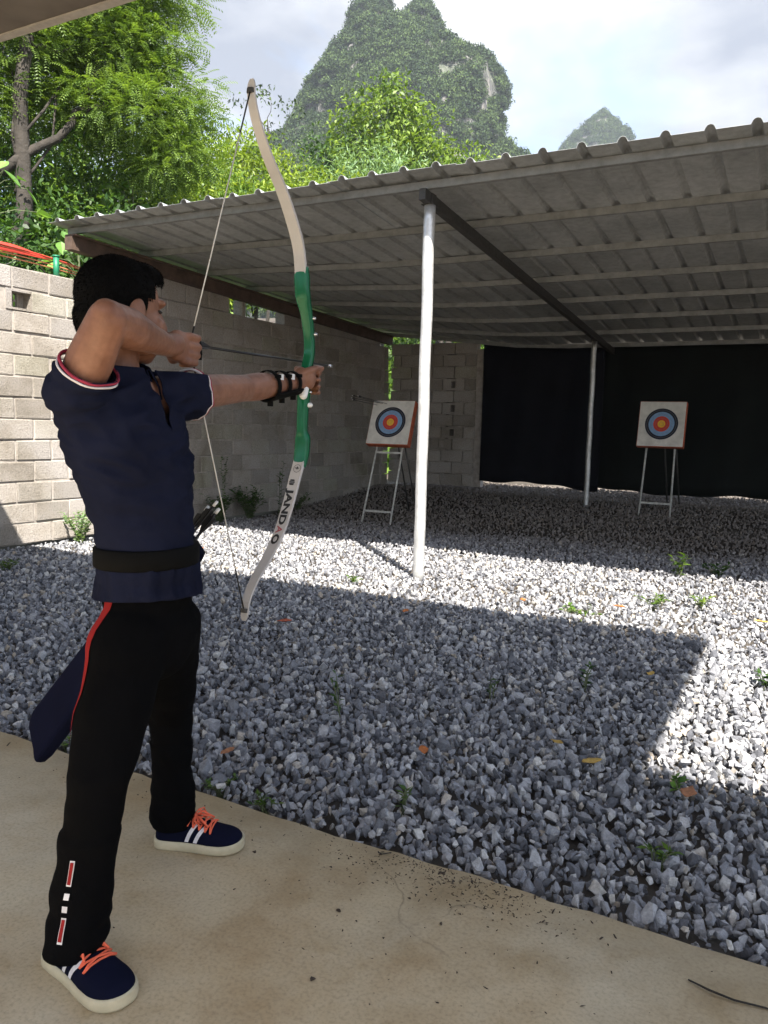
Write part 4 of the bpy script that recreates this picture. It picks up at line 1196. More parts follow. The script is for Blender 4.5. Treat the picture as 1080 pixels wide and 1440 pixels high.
    def strip(name, rows, mat, off=.0025):
        """rows of (left point, right point): a patch sewn on the trousers"""
        V = []; F = []; w = 4
        for a, c, ax in rows:
            for i in range(w+1):
                q = V3(a).lerp(V3(c), i/w); dr = (ax-q); dr.z = 0; co, nr, _, _ = tb.ray_cast(q, dr.normalized(), .3)
                if co is None: co, nr, _, _ = tb.find_nearest(q)
                V.append(co-dr.normalized()*off)
        for i in range(len(rows)-1):
            for j in range(w):
                a = i*(w+1)+j; F.append((a, a+1, a+w+2, a+w+1))
        me = bpy.data.meshes.new(name); me.from_pydata(V, [], F); me.update(); return mesh_obj(name, me, mat, trou, True)
    return p, trou, strip, bv
person, trousers, trouser_strip, shirt_bvh = build_person()

def hip_row(z, f, w):       # on the outer right side of the thigh, towards the seat
    c = V3((-1.354, 1.315, .74)).lerp(V3((-1.305, 1.175, .44)), min(1, max(0, (.74-z)/.30))); c.z = z
    a0 = R(218+f); r = .18
    return (c+V3((math.cos(a0), math.sin(a0), 0))*r, c+V3((math.cos(a0+w), math.sin(a0+w), 0))*r, c)
trouser_strip('red_stripe', [hip_row(.80-.30*i/14, 14-10*i/14, R(26)*(1-i/15.)+R(4)) for i in range(15)], M_stripe)
def shin_row(z, w):
    c = V3((-1.305, 1.175, .44)).lerp(V3((-1.330, 1.125, .075)), (.44-z)/.365); a0 = R(288); r = .12
    return (c+V3((math.cos(a0-w), math.sin(a0-w), 0))*r, c+V3((math.cos(a0+w), math.sin(a0+w), 0))*r, c)
for z0, z1, mt in ((.285, .232, M_trim_w), (.218, .205, M_trim_w), (.192, .178, M_trim_w), (.166, .112, M_trim_w)):
    trouser_strip('reflective_bar', [shin_row(z0+(z1-z0)*i/5, R(5)) for i in range(6)], mt)
for z0, z1 in ((.282, .236), (.163, .118)):
    trouser_strip('red_bar', [shin_row(z0+(z1-z0)*i/5, R(3.4)) for i in range(6)], M_stripe, .004)

def build_shoe(heel, toe, name_label):
    heel, toe = V3((*heel, 0)), V3((*toe, 0)); d = (toe-heel).normalized(); sd = V3((-d.y, d.x, 0)); L = (toe-heel).length
    def Wd(x, y, z): return heel+d*x*L+sd*y+V3((0, 0, z))
    xs = [0, .012, .04, .10, .22, .36, .50, .64, .76, .86, .92, .96, .985, 1.0]
    hw = [.008, .020, .029, .035, .037, .037, .041, .0475, .050, .0475, .042, .034, .023, .006]
    ht = [.026, .040, .052, .062, .066, .064, .056, .045, .037, .031, .026, .020, .014, .005]
    def wi(x):
        if x > .76: return .050*max(0, 1-((x-.76)/.24)**2.3)**.5
        if x < .12: return .035*max(0, 1-((.12-x)/.12)**2.2)**.5
        return float(np.interp(x, xs, hw))
    hi = lambda x: float(np.interp(x, xs, ht))
    n = 24; s = empty_part('shoe', name_label)
    # sole
    rg = []
    fx = .5-.5*np.cos(np.linspace(0, math.pi, 34))
    outline = [(x, wi(x)+.006) for x in fx]+[(x, -wi(x)-.006) for x in fx[::-1]]
    def ring(z, g, lift): return [Wd(x+(x-.5)*.03, y*g, z+lift*max(0, x-.62)**2*.045) for x, y in outline]
    m = MB(); m.rings([ring(.0, .93, 1), ring(.005, .99, 1), ring(.016, .985, .9), ring(.024, .96, .8), ring(.027, .90, .8)])
    sole = m.build('sole', M_sole, s, True)
    def U(x, t, o=0.0):
        h = hi(x); w = wi(x)+.001
        c, q = math.cos(t), math.sin(t)
        return Wd(x, (w+o)*math.copysign(abs(c)**.75, c), .021+max(0, x-.75)*.10*.1+(h+o)*abs(q)**.8)
    m = MB(); m.rings([[U(x, math.pi*j/(n-1)) for j in range(n)] for x in np.linspace(.012, .995, 40)])
    m.build('upper', M_canvas, s, True)
    for x0 in (.40, .50):
        for a, e in ((.10, 1.15), (math.pi-.10, math.pi-1.15)):
            q = MB(); V = []; k = 6
            for i in range(k+1):
                f = i/k; xx = x0+.10*f; t = a+(e-a)*f
                V += [U(xx-.022, t, .0022), U(xx+.022, t, .0022)]
            q.add(V, [(2*i, 2*i+1, 2*i+3, 2*i+2) for i in range(k)]); q.build('stripe', M_trim_w, s)
    # laces
    q = MB(); xr = [.40, .47, .54, .61, .67]
    for i in range(len(xr)-1):
        for sg in (1, -1):
            pts = [U(xr[i]+(xr[i+1]-xr[i])*f, math.pi/2+sg*(.75-1.5*f), .005) for f in (0, .25, .5, .75, 1)]
            q.tube(pts, .0026, 6)
    q.tube([U(xr[-1], math.pi/2+t, .004) for t in (-.7, -.35, 0, .35, .7)], .0026, 6)
    top = U(.44, math.pi/2, .008)
    for sg in (1, -1):
        for k2, (a, b2, c2) in enumerate(((.030, .012, .030), (.022, -.004, .045))):
            pts = [top, top+sd*sg*a*.5+UPZ*.012+d*.008, top+sd*sg*(a+.012)+UPZ*b2*.4+d*c2*.5, top+sd*sg*(a+.004)-UPZ*.012+d*c2*.9, top+sd*sg*a*.4+UPZ*.002+d*.012]
            q.tube(pts, .0024, 6)
        q.tube([top, top+sd*sg*.018+d*.02+UPZ*.006, top+sd*sg*.030+d*.05-UPZ*.016], .0028, 6)
    q.build('laces', M_lace, s, True)
    # heel collar under the trouser hem
    m = MB(); m.tube([Wd(.26, 0, .05), Wd(.27, 0, .095)], [.032, .034], 16); m.build('ankle_collar', M_canvas, s, True)
    return s
def empty_part(name, label):
    me = bpy.data.meshes.new(name); m = MB(); return _shoe_root(name, label)
def _shoe_root(name, label):
    o = bpy.data.objects.new(name, None); link(o, person); o.empty_display_size = .05
    o.matrix_parent_inverse = Matrix.Translation(world_loc(person)).inverted()
    o['label'] = label; return o
build_shoe((-1.425, 1.145), (-1.160, 1.108), 'navy shoe nearest the camera with orange laces')
build_shoe((-1.575, 1.625), (-1.345, 1.725), 'navy shoe on the front foot with orange laces')

# ---- arm guard strapped on the bow forearm
def build_armguard():
    u = (W_L-E_L).normalized(); x = u.cross(UPZ).normalized(); y = x.cross(u)
    a = empty('arm_guard', E_L.lerp(W_L, .7), 'black arm guard with three straps on the bow forearm', 'arm guard')
    def rad(f): return float(np.interp(f, [0, .25, 1, 1.2], [.037, .041, .028, .030]))
    V = []; F = []; n = 16; k = 12
    for i in range(k+1):
        f = .42+.66*i/k
        for j in range(n+1):
            q = R(-150)+R(120)*j/n; rr = rad(f)+.006
            V.append(E_L.lerp(W_L, f)+(x*math.cos(q)+y*math.sin(q))*rr)
    for i in range(k):
        for j in range(n):
            b = i*(n+1)+j; F.append((b, b+1, b+n+2, b+n+1))
    me = bpy.data.meshes.new('plate'); me.from_pydata(V, [], F); me.update()
    o = mesh_obj('plate', me, M_belt, a, True); sd = o.modifiers.new('t', 'SOLIDIFY'); sd.thickness = .004
    for f in (.48, .74, 1.0):
        m = MB(); c = E_L.lerp(W_L, f); rr = rad(f)+.004
        rg = []
        for du, g in ((-.008, 0), (-.007, .003), (.007, .003), (.008, 0)):
            rg.append([c+u*du+(x*math.cos(q)+y*math.sin(q))*(rr+g) for q in [2*math.pi*j/28 for j in range(28)]])
        m.rings(rg, False); st = m.build('strap', M_belt, a, True)
        m = MB(); q = R(35); m.box(c+(x*math.cos(q)+y*math.sin(q))*(rr+.004), (.012, .016, .010)); m.box(c-y*(rr+.010)+u*.004, (.012, .012, .018)); m.build('buckle', M_belt, a)
    m = MB()
    for f in (.60, .87):
        c = E_L.lerp(W_L, f); q = R(38); m.box(c+(x*math.cos(q)+y*math.sin(q))*(rad(f)+.001), (.006, .018, .016))
    m.build('white_pad', M_white, a)
build_armguard()
# leather tab on the drawing fingers
_m = MB(); _m.box((-1.372, 1.556, 1.388), (.030, .006, .040)); _m.box((-1.356, 1.548, 1.372), (.006, .020, .030)); _m.cone((-1.362, 1.552, 1.395), .010, (-1.362, 1.558, 1.372), .008)
tag(_m.build('finger_tab', M_belt), 'small black finger tab on the drawing hand at the string', 'finger tab')

# ---- quiver on the far hip
def build_quiver():
    a, b = V3((-1.415, 1.585, .895)), V3((-1.850, 1.455, .312)); d = (b-a).normalized()
    s = d.cross(V3((.35, 1, 0)).normalized()).normalized(); n = s.cross(d)
    q = empty('quiver', a, 'dark navy quiver slanting behind the hip of the archer', 'quiver')
    rg = []; L = (b-a).length
    for f, w, t in ((0, .052, .034), (.03, .056, .038), (.06, .053, .034), (.5, .060, .034), (.97, .066, .030), (1.0, .062, .026)):
        c = a+d*L*f; ring = []
        for j in range(24):
            an = 2*math.pi*j/24; ca, sa = math.cos(an), math.sin(an)
            ring.append(c+s*w*math.copysign(abs(ca)**.5, ca)+n*t*math.copysign(abs(sa)**.5, sa)+d*(.03*ca if f > .9 else 0))
        rg.append(ring)
    m = MB(); m.rings(rg); m.build('pouch', M_canvas, q)
    m = MB(); m.tube([a+d*.05+n*.0-s*.02, V3((-1.46, 1.52, .905)), V3((-1.44, 1.49, .90))], .010, 6); m.build('hanger', M_belt, q)
    for i, (u, v) in enumerate(((-.022, 0), (.0, .012), (.020, -.006), (.008, -.016))):
        t0 = a+s*u+n*v
        arrow(t0-d*(.10+.012*i), t0+d*.40, ('upper black fletched arrow poking out of the quiver', 'second black fletched arrow poking out of the quiver', 'lower black fletched arrow poking out of the quiver', 'rearmost black fletched arrow poking out of the quiver')[i], 'arrows in the quiver', point=False)
build_quiver()

# ------------------------------------------------------------------ the bow
def catmull(P, n):
    P = np.array(P, float); out = []
    t = np.concatenate([[0], np.cumsum(np.linalg.norm(np.diff(P, axis=0), axis=1))]); tt = np.linspace(0, t[-1], n)
    for q in tt:
        i = min(max(np.searchsorted(t, q)-1, 0), len(P)-2); f = (q-t[i])/(t[i+1]-t[i])
        p0, p1, p2, p3 = P[max(i-1, 0)], P[i], P[i+1], P[min(i+2, len(P)-1)]
        out.append(.5*((2*p1)+(-p0+p2)*f+(2*p0-5*p1+4*p2-p3)*f*f+(-p0+3*p1-3*p2+p3)*f**3))
    return np.array(out)
def build_bow():
    bow = empty('recurve_bow', (BX, 2.08, 1.38), 'recurve bow with green riser and white limbs held by the archer', 'bow')
    k = -BX/1.33
    sc = lambda L: [(y*k, 1.2+(z-1.2)*k) for y, z in L]
    up = catmull(sc([(1.955, 1.625), (1.941, 1.703), (1.904, 1.773), (1.851, 1.845), (1.785, 1.916), (1.738, 1.985), (1.718, 2.04), (1.720, 2.080)]), 60)
    lo = catmull(sc([(1.962, 1.100), (1.940, 1.052), (1.905, .971), (1.861, .892), (1.805, .827), (1.747, .772), (1.714, .722), (1.704, .668)]), 60)
    M_limb = simple('limb_white', (.43, .415, .41), .35, var=.05)
    M_limb_dark = simple('limb_edge', (.04, .04, .04), .4)
    M_ris = simple('green_riser', (.003, .105, .045), .2, .1, var=.12); M_ris.node_tree.nodes['Principled BSDF'].inputs['Specular IOR Level'].default_value = .35
    frames = {}
    for nm, P in (('upper_limb', up), ('lower_limb', lo)):
        n = len(P); rg = []; fr = []
        for i in range(n):
            f = i/(n-1); tg = P[min(i+1, n-1)]-P[max(i-1, 0)]; tg /= np.linalg.norm(tg)
            nb = np.array([-abs(tg[1]), tg[0]*math.copysign(1, tg[1])])     # belly side, towards the archer
            w = .020*(1-.42*f**2.2); th = .0045*(1-.45*f)
            if f > .965: w *= max(.35, 1-(f-.965)*14)
            c = V3((BX, P[i][0], P[i][1])); N = V3((0, nb[0], nb[1])); X = V3((1, 0, 0))
            fr.append((c, V3((0, tg[0], tg[1])), N, w, th))
            rg.append([c+X*w+N*th*.4, c+X*w*.93+N*th, c-X*w*.93+N*th, c-X*w+N*th*.4, c-X*w-N*th, c+X*w-N*th])
        m = MB(); m.rings(rg); o = m.build(nm, M_limb, bow); frames[nm] = fr
        m = MB(); c, tg, N, w, th = fr[-4]; 
        m.tube([c+tg*.0, c-tg*.012], [.0115, .0125], 8); m.build('tip_wrap', M_limb_dark, o)
    # lettering along the belly of the lower limb
    fr = frames['lower_limb']; S = [0]
    for i in range(1, len(fr)): S.append(S[-1]+(fr[i][0]-fr[i-1][0]).length)
    def onlimb(s, x, h=.0012):
        i = min(max(int(np.searchsorted(S, s))-1, 0), len(fr)-2); f = (s-S[i])/(S[i+1]-S[i])
        c = fr[i][0].lerp(fr[i+1][0], f); N = fr[i][2].lerp(fr[i+1][2], f).normalized(); th = fr[i][4]
        return c+V3((1, 0, 0))*x+N*(th+h)
    M_ink = simple('black_ink', (.008, .008, .008), .5); M_inkr = simple('pink_ink', (.30, .07, .08), .5)
    def word(txt, s0, size, nm, mat, sx=1.0, x0=None, bold=.0):
        cu = bpy.data.curves.new('t', 'FONT'); cu.body = txt; cu.size = size; cu.offset = bold; cu.resolution_u = 3
        to = bpy.data.objects.new('t', cu); col.objects.link(to)
        dg = bpy.context.evaluated_depsgraph_get(); dg.update()
        me = bpy.data.meshes.new_from_object(to.evaluated_get(dg)); bpy.data.objects.remove(to)
        bm = bmesh.new(); bm.from_mesh(me); bmesh.ops.triangulate(bm, faces=bm.faces)
        bmesh.ops.subdivide_edges(bm, edges=[e for e in bm.edges if e.calc_length() > .008], cuts=2)
        mx = max(v.co.x for v in bm.verts); h = max(v.co.y for v in bm.verts)
        xo = -h/2 if x0 is None else x0
        for v in bm.verts: v.co = onlimb(s0+v.co.x*sx, v.co.y+xo)
        bm.to_mesh(me); bm.free(); me.materials.clear()
        mesh_obj(nm, me, mat, lower); return s0+mx*sx
    lower = [o for o in bow.children if o.name.startswith('lower_limb')][0]
    e = word('JAND', .100, .031, 'lettering', M_ink, 1.5, None, .0013)
    e = word('A', e+.004, .028, 'lettering', M_inkr, 1.25, None, .0006)
    e = word('O', e+.003, .031, 'lettering', M_ink, 1.4, None, .0013)
    # stamped emblem and round crest near the riser
    def flat(polys, nm, mat):
        m = MB()
        for poly in polys: m.add([onlimb(s, x) for s, x in poly], [tuple(range(len(poly)))])
        m.build(nm, mat, lower)
    flat([[(.066+.0, -.010), (.066, .004), (.071, .006), (.071, -.012)], [(.0725, -.013), (.0725, .007), (.0765, .007), (.0765, -.013)], [(.078, -.012), (.078, .006), (.084, .004), (.084, -.010)]], 'emblem', M_ink)
    cq = [2*math.pi*j/28 for j in range(28)]
    flat([[(.030+.013*math.cos(q), .003+.013*math.sin(q)), (.030+.0118*math.cos(q), .003+.0118*math.sin(q)), (.030+.0118*math.cos(q2), .003+.0118*math.sin(q2)), (.030+.013*math.cos(q2), .003+.013*math.sin(q2))] for q, q2 in zip(cq, cq[1:]+cq[:1])]
         + [[(.024, .001), (.024, .005), (.033, .005), (.033, .001)], [(.0275, -.005), (.0275, .010), (.030, .010), (.030, -.005)]], 'crest', M_ink)
    # riser
    rs = sc([(1.958, 1.655), (1.960, 1.625), (1.966, 1.575), (1.985, 1.530), (2.000, 1.470), (2.004, 1.420), (1.996, 1.385), (1.980, 1.335), (1.978, 1.295), (1.974, 1.240), (1.972, 1.185), (1.976, 1.165), (1.972, 1.120), (1.960, 1.080)])
    hw = [.0215, .0235, .0225, .0165, .0155, .0160, .0150, .0160, .0180, .0155, .0155, .0225, .0235, .0215]
    hd = [.008, .013, .015, .015, .013, .012, .014, .016, .016, .014, .013, .016, .014, .008]
    Pm = catmull([(a, b2) for a, b2 in rs], 70)
    t0 = np.concatenate([[0], np.cumsum(np.linalg.norm(np.diff(np.array(rs), axis=0), axis=1))]); tt = np.linspace(0, t0[-1], 70)
    rg = []
    for i in range(70):
        w = float(np.interp(tt[i], t0, hw)); dd = float(np.interp(tt[i], t0, hd)); tg = Pm[min(i+1, 69)]-Pm[max(i-1, 0)]; tg /= np.linalg.norm(tg)
        N = V3((0, -tg[1], tg[0])); c = V3((BX, Pm[i][0], Pm[i][1])); ring = []
        for j in range(16):
            an = 2*math.pi*j/16; ca, sa = math.cos(an), math.sin(an)
            ring.append(c+V3((1, 0, 0))*w*math.copysign(abs(ca)**.45, ca)+N*dd*math.copysign(abs(sa)**.45, sa))
        rg.append(ring)
    m = MB(); m.rings(rg); ri = m.build('riser', M_ris, bow, True)
    m = MB()
    for y, z, rr in sc2(k, [(1.999, 1.515, .005), (2.008, 1.470, .005), (1.985, 1.300, .004)]):
        m.cone((BX+.010, y, z), rr, (BX+.018, y+.004, z), rr, 10)
    m.build('bolt', M_silver, ri, True)
    m = MB(); m.cone((BX+.012, 1.982*k, 1.2+(1.262-1.2)*k), .0085, (BX+.018, 1.988*k, 1.2+(1.262-1.2)*k), .0075, 10); m.build('button', M_white, ri, True)
    m = MB(); m.cone((BX+.004, 2.050, 1.318), .015, (BX+.010, 2.036, 1.292), .012, 12); m.build('grip', M_white, bow, True)
    # string
    M_str = simple('white_string', (.62, .60, .56), .6); M_srv = simple('black_serving', (.01, .01, .01), .6)
    n0 = V3((BX, 1.5435, 1.3925)); tu, tl = frames['upper_limb'][-5][0]+V3((0, -.006, 0)), frames['lower_limb'][-5][0]+V3((0, -.006, 0))
    st = MB(); st.tube([tu.lerp(n0, .17), tu.lerp(n0, .93)], .0017, 6); st.tube([tl.lerp(n0, .17), tl.lerp(n0, .90)], .0017, 6); so = st.build('string', M_str, bow, True)
    sv = MB()
    for t in (tu, tl): sv.tube([t, t.lerp(n0, .17)], .0022, 6); sv.tube([t.lerp(n0, .90 if t is tl else .93), n0], .0023, 6)
    sv.build('serving', M_srv, so, True)
    arrow((BX, 1.541, 1.394), (BX-.026, 2.262, 1.398), 'black arrow nocked on the bow string with a bright steel point', None)
def sc2(k, L): return [(y*k, 1.2+(z-1.2)*k, r) for y, z, r in L]
build_bow()

# ------------------------------------------------------------------ small things on the ground
def fallen_leaf(label, x, y, size, c, seed):
    r = random.Random(seed); V = []; F = []; n = 6; yaw = r.uniform(0, 6.28); d = V3((math.cos(yaw), math.sin(yaw), 0)); sdv = V3((-d.y, d.x, 0))
    z0 = gz(x, y)+.05+.026; prof = [q*r.uniform(.6, 1.0) for q in (.05, .26, .40, .42, .34, .2, .02)]; curl = r.uniform(.10, .30)
    for k in range(n+1):
        f = k/n-.5; w = prof[k]*size*.75
        for s in (-1, -.5, 0, .5, 1):
            V.append(V3((x, y, z0))+d*f*size+sdv*w*s+V3((0, 0, curl*size*(s*s*.5*prof[k]*2+f*f)+r.uniform(-.002, .002))))
    for k in range(n):
        for j in range(4):
            a = k*5+j; F.append((a, a+1, a+6, a+5))
    me = bpy.data.meshes.new('fallen_leaf'); me.from_pydata(V, [], F); me.update()
    t = simple('dry_leaf_%d' % seed, c, .8, var=.35, scale=60)
    o = mesh_obj('fallen_leaf', me, t, None, True); m = o.modifiers.new('t', 'SOLIDIFY'); m.thickness = .0012
    tag(o, label, 'leaf', 'dry leaves fallen on the gravel')
OR, YE, BR, RE = (.42, .13, .03), (.40, .26, .06), (.30, .13, .06), (.34, .08, .04)
for i, (lb, x, y, s, c) in enumerate((
    ('large orange dry leaf lying on shaded gravel near the middle', -1.176, 2.569, .075, OR), ('yellow brown curled leaf on shaded gravel at the right', -.615, 2.805, .085, YE),
    ('small ochre leaf beside the yellow brown curled leaf', -.773, 2.91, .055, YE), ('long brown leaf at the near corner of the sunlit patch', -.275, 2.721, .10, BR),
    ('brown leaf by the floor edge right of the front shoe', -1.775, 2.186, .07, BR), ('reddish leaf on the gravel below the lower bow tip', -2.723, 3.88, .09, RE),
    ('pale orange leaf at the edge of the sunlit strip below the shed pole', -2.239, 4.543, .09, OR), ('bright orange leaf on the sunlit strip right of the pole', -1.714, 5.343, .09, OR),
    ('tan leaf in the shade near the corner of the sun patch', -.618, 4.018, .075, YE), ('orange leaf on sunlit gravel near the grass tufts', -1.085, 5.51, .09, OR),
    ('red leaf on gravel behind the back of the archer', -5.099, 4.736, .09, RE), ('orange leaf on sunlit gravel beside the quiver arrows', -5.029, 5.757, .13, OR),
    ('tan leaf at the right edge of the sunlit gravel', -.202, 5.584, .09, YE))):
    fallen_leaf(lb, x, y, s, c, i)

def weed(label, x, y, h, stems, spread, L, W, kind, seed, name='weed', group='weeds growing in the gravel', per=7):
    r = np.random.default_rng(500+seed); z0 = gz(x, y)+.03
    t = empty(name, (x, y, z0), label, 'weed' if name == 'weed' else 'plant', group)
    m = MB(); P, D = [], []
    for i in range(stems):
        a = r.uniform(0, 6.28); tip = V3((x, y, z0))+V3((math.cos(a)*spread*r.uniform(.3, 1), math.sin(a)*spread*r.uniform(.3, 1), h*r.uniform(.6, 1)))
        mid = V3((x, y, z0)).lerp(tip, .5)+V3((0, 0, h*.12)); m.tube([(x+.01*r.normal(), y+.01*r.normal(), z0-.04), mid, tip], [.003, .0025, .0012], 5)
        for k in range(per):
            f = (k+.8)/per; q = V3((x, y, z0)).lerp(mid, f*2) if f < .5 else mid.lerp(tip, f*2-1)
            P.append(q); aa = r.uniform(0, 6.28); D.append((math.cos(aa), math.sin(aa), r.uniform(.1, .8)))
    m.build('stem', M_twig, t)
    n = len(P); P = np.array([tuple(q) for q in P]); D = np.array(D); N = r.normal(size=(n, 3))*.3; N[:, 2] += 1; s = r.uniform(.6, 1.2, n)
    V, F = leaf_quads(P, D, N, L*s, W*s); mesh_obj('leaves', np_mesh('leaves', V, F, r.uniform(0, 1, n)), LEAF[kind], t)
for i, a in enumerate((
    ('tall dark sprig growing out of shaded gravel in the middle', -1.684, 2.816, .21, 2, .05, .035, .014, 'dark', 10), ('small dark weed right of the tall sprig', -1.218, 3.383, .10, 2, .04, .035, .014, 'dark', 7),
    ('thin weed in shade near the right sun patch', -.878, 3.722, .15, 3, .06, .04, .014, 'dark', 8), ('green leafy weed at the near corner of the sun patch', -.313, 2.789, .06, 4, .05, .04, .025, 'broad', 4),
    ('tiny weed in gravel close to the floor edge', -1.079, 2.204, .08, 3, .05, .03, .012, 'mid', 6), ('green tuft in the shed shadow left of its neighbour', -.934, 7.26, .20, 6, .10, .07, .022, 'mid', 8),
    ('dark low tuft in the shed shadow near the right edge', -.639, 7.476, .12, 7, .14, .07, .022, 'dark', 8), ('grassy tuft on sunlit gravel below the right target', -.915, 5.899, .07, 9, .16, .05, .016, 'mid', 7),
    ('bright grass tuft at the right of the sunlit strip', -.62, 6.048, .09, 7, .12, .05, .016, 'bright', 7), ('flat weed patch on the near edge of the sunlit strip', -1.271, 5.28, .05, 9, .20, .045, .016, 'mid', 7),
    ('small green weed left of the pole foot', -3.068, 5.327, .06, 6, .10, .045, .016, 'mid', 6), ('dark leafy weed on sunlit gravel at the right edge', -.118, 4.247, .08, 5, .06, .045, .02, 'dark', 6),
    ('mossy tuft at the floor edge right of the front shoe', -1.465, 1.99, .035, 9, .07, .022, .01, 'mid', 6), ('mossy tuft at the floor edge below the quiver', -2.369, 1.995, .04, 10, .08, .025, .01, 'mid', 6),
    ('low moss along the floor edge behind the front ankle', -1.66, 2.02, .035, 10, .08, .022, .01, 'mid', 6), ('grass tuft on gravel at the left edge of the picture', -5.614, 4.147, .10, 9, .12, .06, .016, 'mid', 7),
    ('thin weed among stones at the lower right', -.30, 2.30, .05, 5, .06, .03, .012, 'mid', 6))):
    weed(*a[:9], i, per=a[9])
weed('pale dusty green bush at the foot of the sunlit block wall', -6.33, 5.50, .34, 26, .20, .06, .028, 'pale', 40, 'wall_bush', 'plants at the foot of the block wall', 12)
weed('dark green bush at the wall foot behind the bow string', -6.36, 7.65, .36, 30, .26, .07, .03, 'dark', 41, 'wall_bush', 'plants at the foot of the block wall', 12)
weed('dark green bush at the wall foot left of the lower bow limb', -6.36, 8.25, .42, 34, .30, .07, .03, 'dark', 42, 'wall_bush', 'plants at the foot of the block wall', 12)
weed('slender creeper climbing the wall behind the bow string', -6.42, 7.80, 1.05, 3, .07, .05, .025, 'dark', 43, 'wall_creeper', 'plants at the foot of the block wall', 26)
weed('small creeper on the shaded wall beside the lower bow limb', -6.42, 9.0, .75, 3, .09, .06, .03, 'dark', 44, 'wall_creeper', 'plants at the foot of the block wall', 16)
weed('low plant against the shaded wall left of the near target', -6.40, 9.4, .22, 18, .26, .06, .025, 'dark', 45, 'wall_bush', 'plants at the foot of the block wall', 8)

# crumbs of soil and bark on the floor
M_crumb = simple('dark_crumb', (.05, .036, .025), .95, var=.5, scale=80)
def build_crumbs():
    r = np.random.default_rng(12); pts = []
    for cx, cy, sx, sy, n in ((-.775, 1.90, .17, .05, 520), (-.95, 1.86, .12, .07, 130), (-.62, 1.84, .10, .05, 120), (-.8, 1.7, .35, .18, 110), (-.5, 1.6, .5, .25, 60), (-1.3, 1.8, .4, .1, 60), (-2.2, 1.85, .5, .06, 80)):
        pts.append(np.stack([r.normal(cx, sx, n), r.normal(cy, sy, n)], 1))
    p = np.concatenate(pts); p = p[(p[:, 1] < 1.925) & (p[:, 1] > .9)]; n = len(p); s = r.uniform(.0012, .0038, n)*np.where(r.random(n) < .06, 2.0, 1)
    P = np.stack([p[:, 0], p[:, 1], s*.3], 1)
    rocks = [rock_mesh(60+i, M_crumb, 9) for i in range(5)]
    sc_ = np.stack([s*r.uniform(.8, 2.0, n), s, s*.6], 1)
    o = scatter('soil_crumbs', P, r.uniform(0, 6.28, (n, 3))*np.array([.1, .1, 1]), sc_, r.integers(0, 5, n), rocks)
    tag(o, 'dark soil crumbs scattered near the edge of the concrete floor', 'soil', kind='stuff')
build_crumbs()
for i, (x, y, s, lb) in enumerate(((-.954, 1.609, .008, 'small dark clod on the concrete floor above the crack'), (-.874, 1.37, .007, 'small round clod on the concrete floor near the bottom edge'), (-.712, 1.691, .006, 'small dark clod right of the crack in the floor'))):
    o = place_top = bpy.data.objects.new('soil_clod', rock_mesh(80+i, M_crumb, 16)); link(o); o.location = (x, y, s*.5); o.scale = (s, s, s); o.rotation_euler = (.2, .1, i)
    tag(o, lb, 'clod', 'clods on the concrete floor')
m_ = MB(); m_.tube([(-.155, 1.785, .003), (-.11, 1.768, .006), (-.06, 1.765, .004), (.0, 1.775, .003), (.05, 1.77, .004)], [.0018, .0025, .0022, .002, .001], 6)
tag(m_.build('twig', M_bark, None, True), 'thin dark twig on the stained concrete at the lower right corner', 'twig')
m_ = MB(); m_.tube([(-1.00, 1.90, .003), (-.985, 1.895, .005), (-.975, 1.905, .005), (-.968, 1.918, .003)], .0016, 6)
tag(m_.build('twig', M_bark, None, True), 'short hooked twig on the floor near the soil crumbs', 'twig')

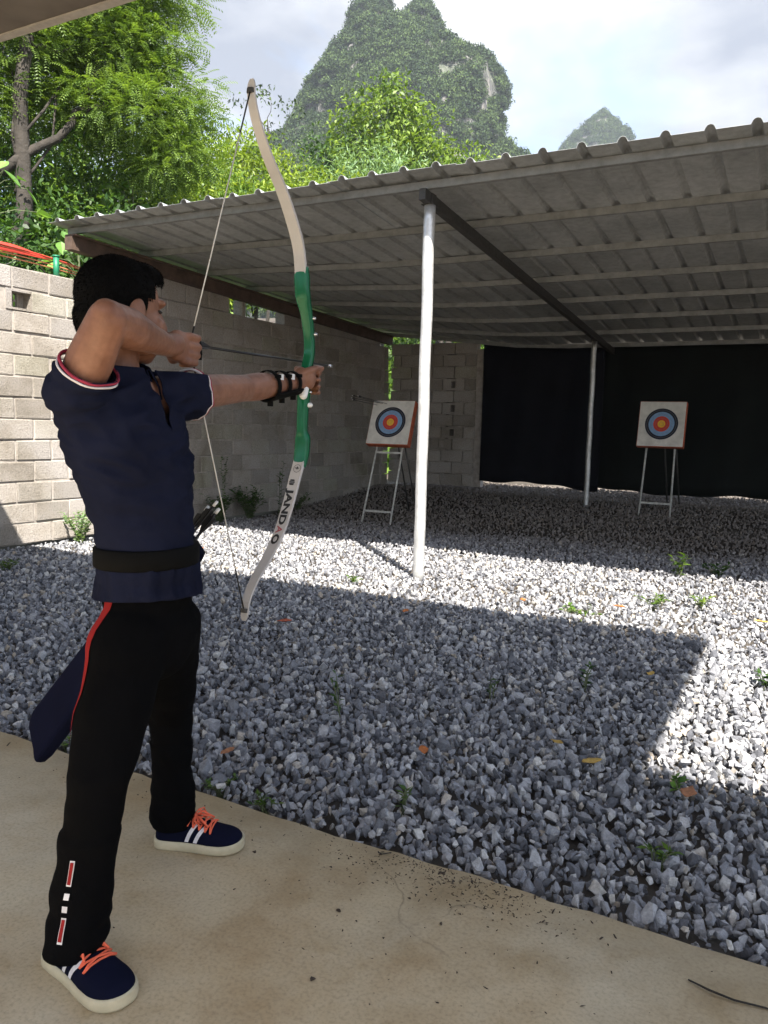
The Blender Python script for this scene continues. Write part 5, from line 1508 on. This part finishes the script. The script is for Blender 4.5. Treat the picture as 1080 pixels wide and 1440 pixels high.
# red band and orange cords strung over the wall, tied to a green stake
M_redband = simple('red_plastic', (.50, .06, .04), .45); M_cord = simple('orange_cord', (.55, .20, .10), .6); M_gstake = simple('green_plastic', (.01, .16, .08), .5)
def build_cords():
    c = empty('cord_bundle', (-6.75, 5.4, 2.7), 'red band and orange cords stretched above the left end of the wall', 'cords')
    V = []; F = []
    for i in range(13):
        f = i/12; y = 4.6+.95*f; w = .035*math.sin(math.pi*min(1, f*1.02+.05))+.006; z = 2.745+.045*math.sin(math.pi*f*.9)
        V += [(-6.75, y, z-w), (-6.765, y, z), (-6.75, y, z+w)]
    for i in range(12):
        for j in range(2): a = i*3+j; F.append((a, a+1, a+4, a+3))
    me = bpy.data.meshes.new('band'); me.from_pydata(V, [], F); me.update(); o = mesh_obj('red_band', me, M_redband, c, True); sd = o.modifiers.new('t', 'SOLIDIFY'); sd.thickness = .003
    for k, (z0, z1, sag) in enumerate(((2.80, 2.74, .03), (2.765, 2.72, .05), (2.73, 2.69, .03), (2.70, 2.675, .02))):
        m = MB(); m.tube([(-6.75-.012*k, 4.5+1.6*i/10, z0+(z1-z0)*i/10+sag*math.sin(math.pi*i/10)) for i in range(11)], .006, 6); m.build('cord', M_cord if k else M_redband, c, True)
    m = MB(); m.tube([(-6.80, 5.05, 2.62), (-6.79, 5.2, 2.70), (-6.78, 5.4, 2.74), (-6.78, 5.55, 2.60)], .004, 6); m.build('wire', M_dark, c, True)
    s = MB(); s.tube([(-6.72, 5.59, 2.59), (-6.72, 5.59, 2.80)], [.030, .028], 12); s.tube([(-6.72, 5.59, 2.80), (-6.72, 5.59, 2.815)], [.034, .034], 12)
    tag(s.build('green_stake', M_gstake, None, True), 'short green plastic stake on top of the block wall', 'stake')
build_cords()

# ------------------------------------------------------------------ the air
def build_haze():
    t = bpy.data.materials.new('haze'); t.use_nodes = True; n, l = t.node_tree.nodes, t.node_tree.links
    n.clear(); o = n.new('ShaderNodeOutputMaterial'); v = n.new('ShaderNodeVolumePrincipled')
    v.inputs['Color'].default_value = (.80, .88, 1.0, 1); v.inputs['Density'].default_value = .00045; v.inputs['Anisotropy'].default_value = .2
    l.new(v.outputs[0], o.inputs['Volume'])
    m = MB(); m.box((-150, 260, 88), (900, 800, 184)); h = m.build('haze', t)
    tag(h, 'pale summer haze in the air over the valley', 'haze', kind='stuff')
build_haze()
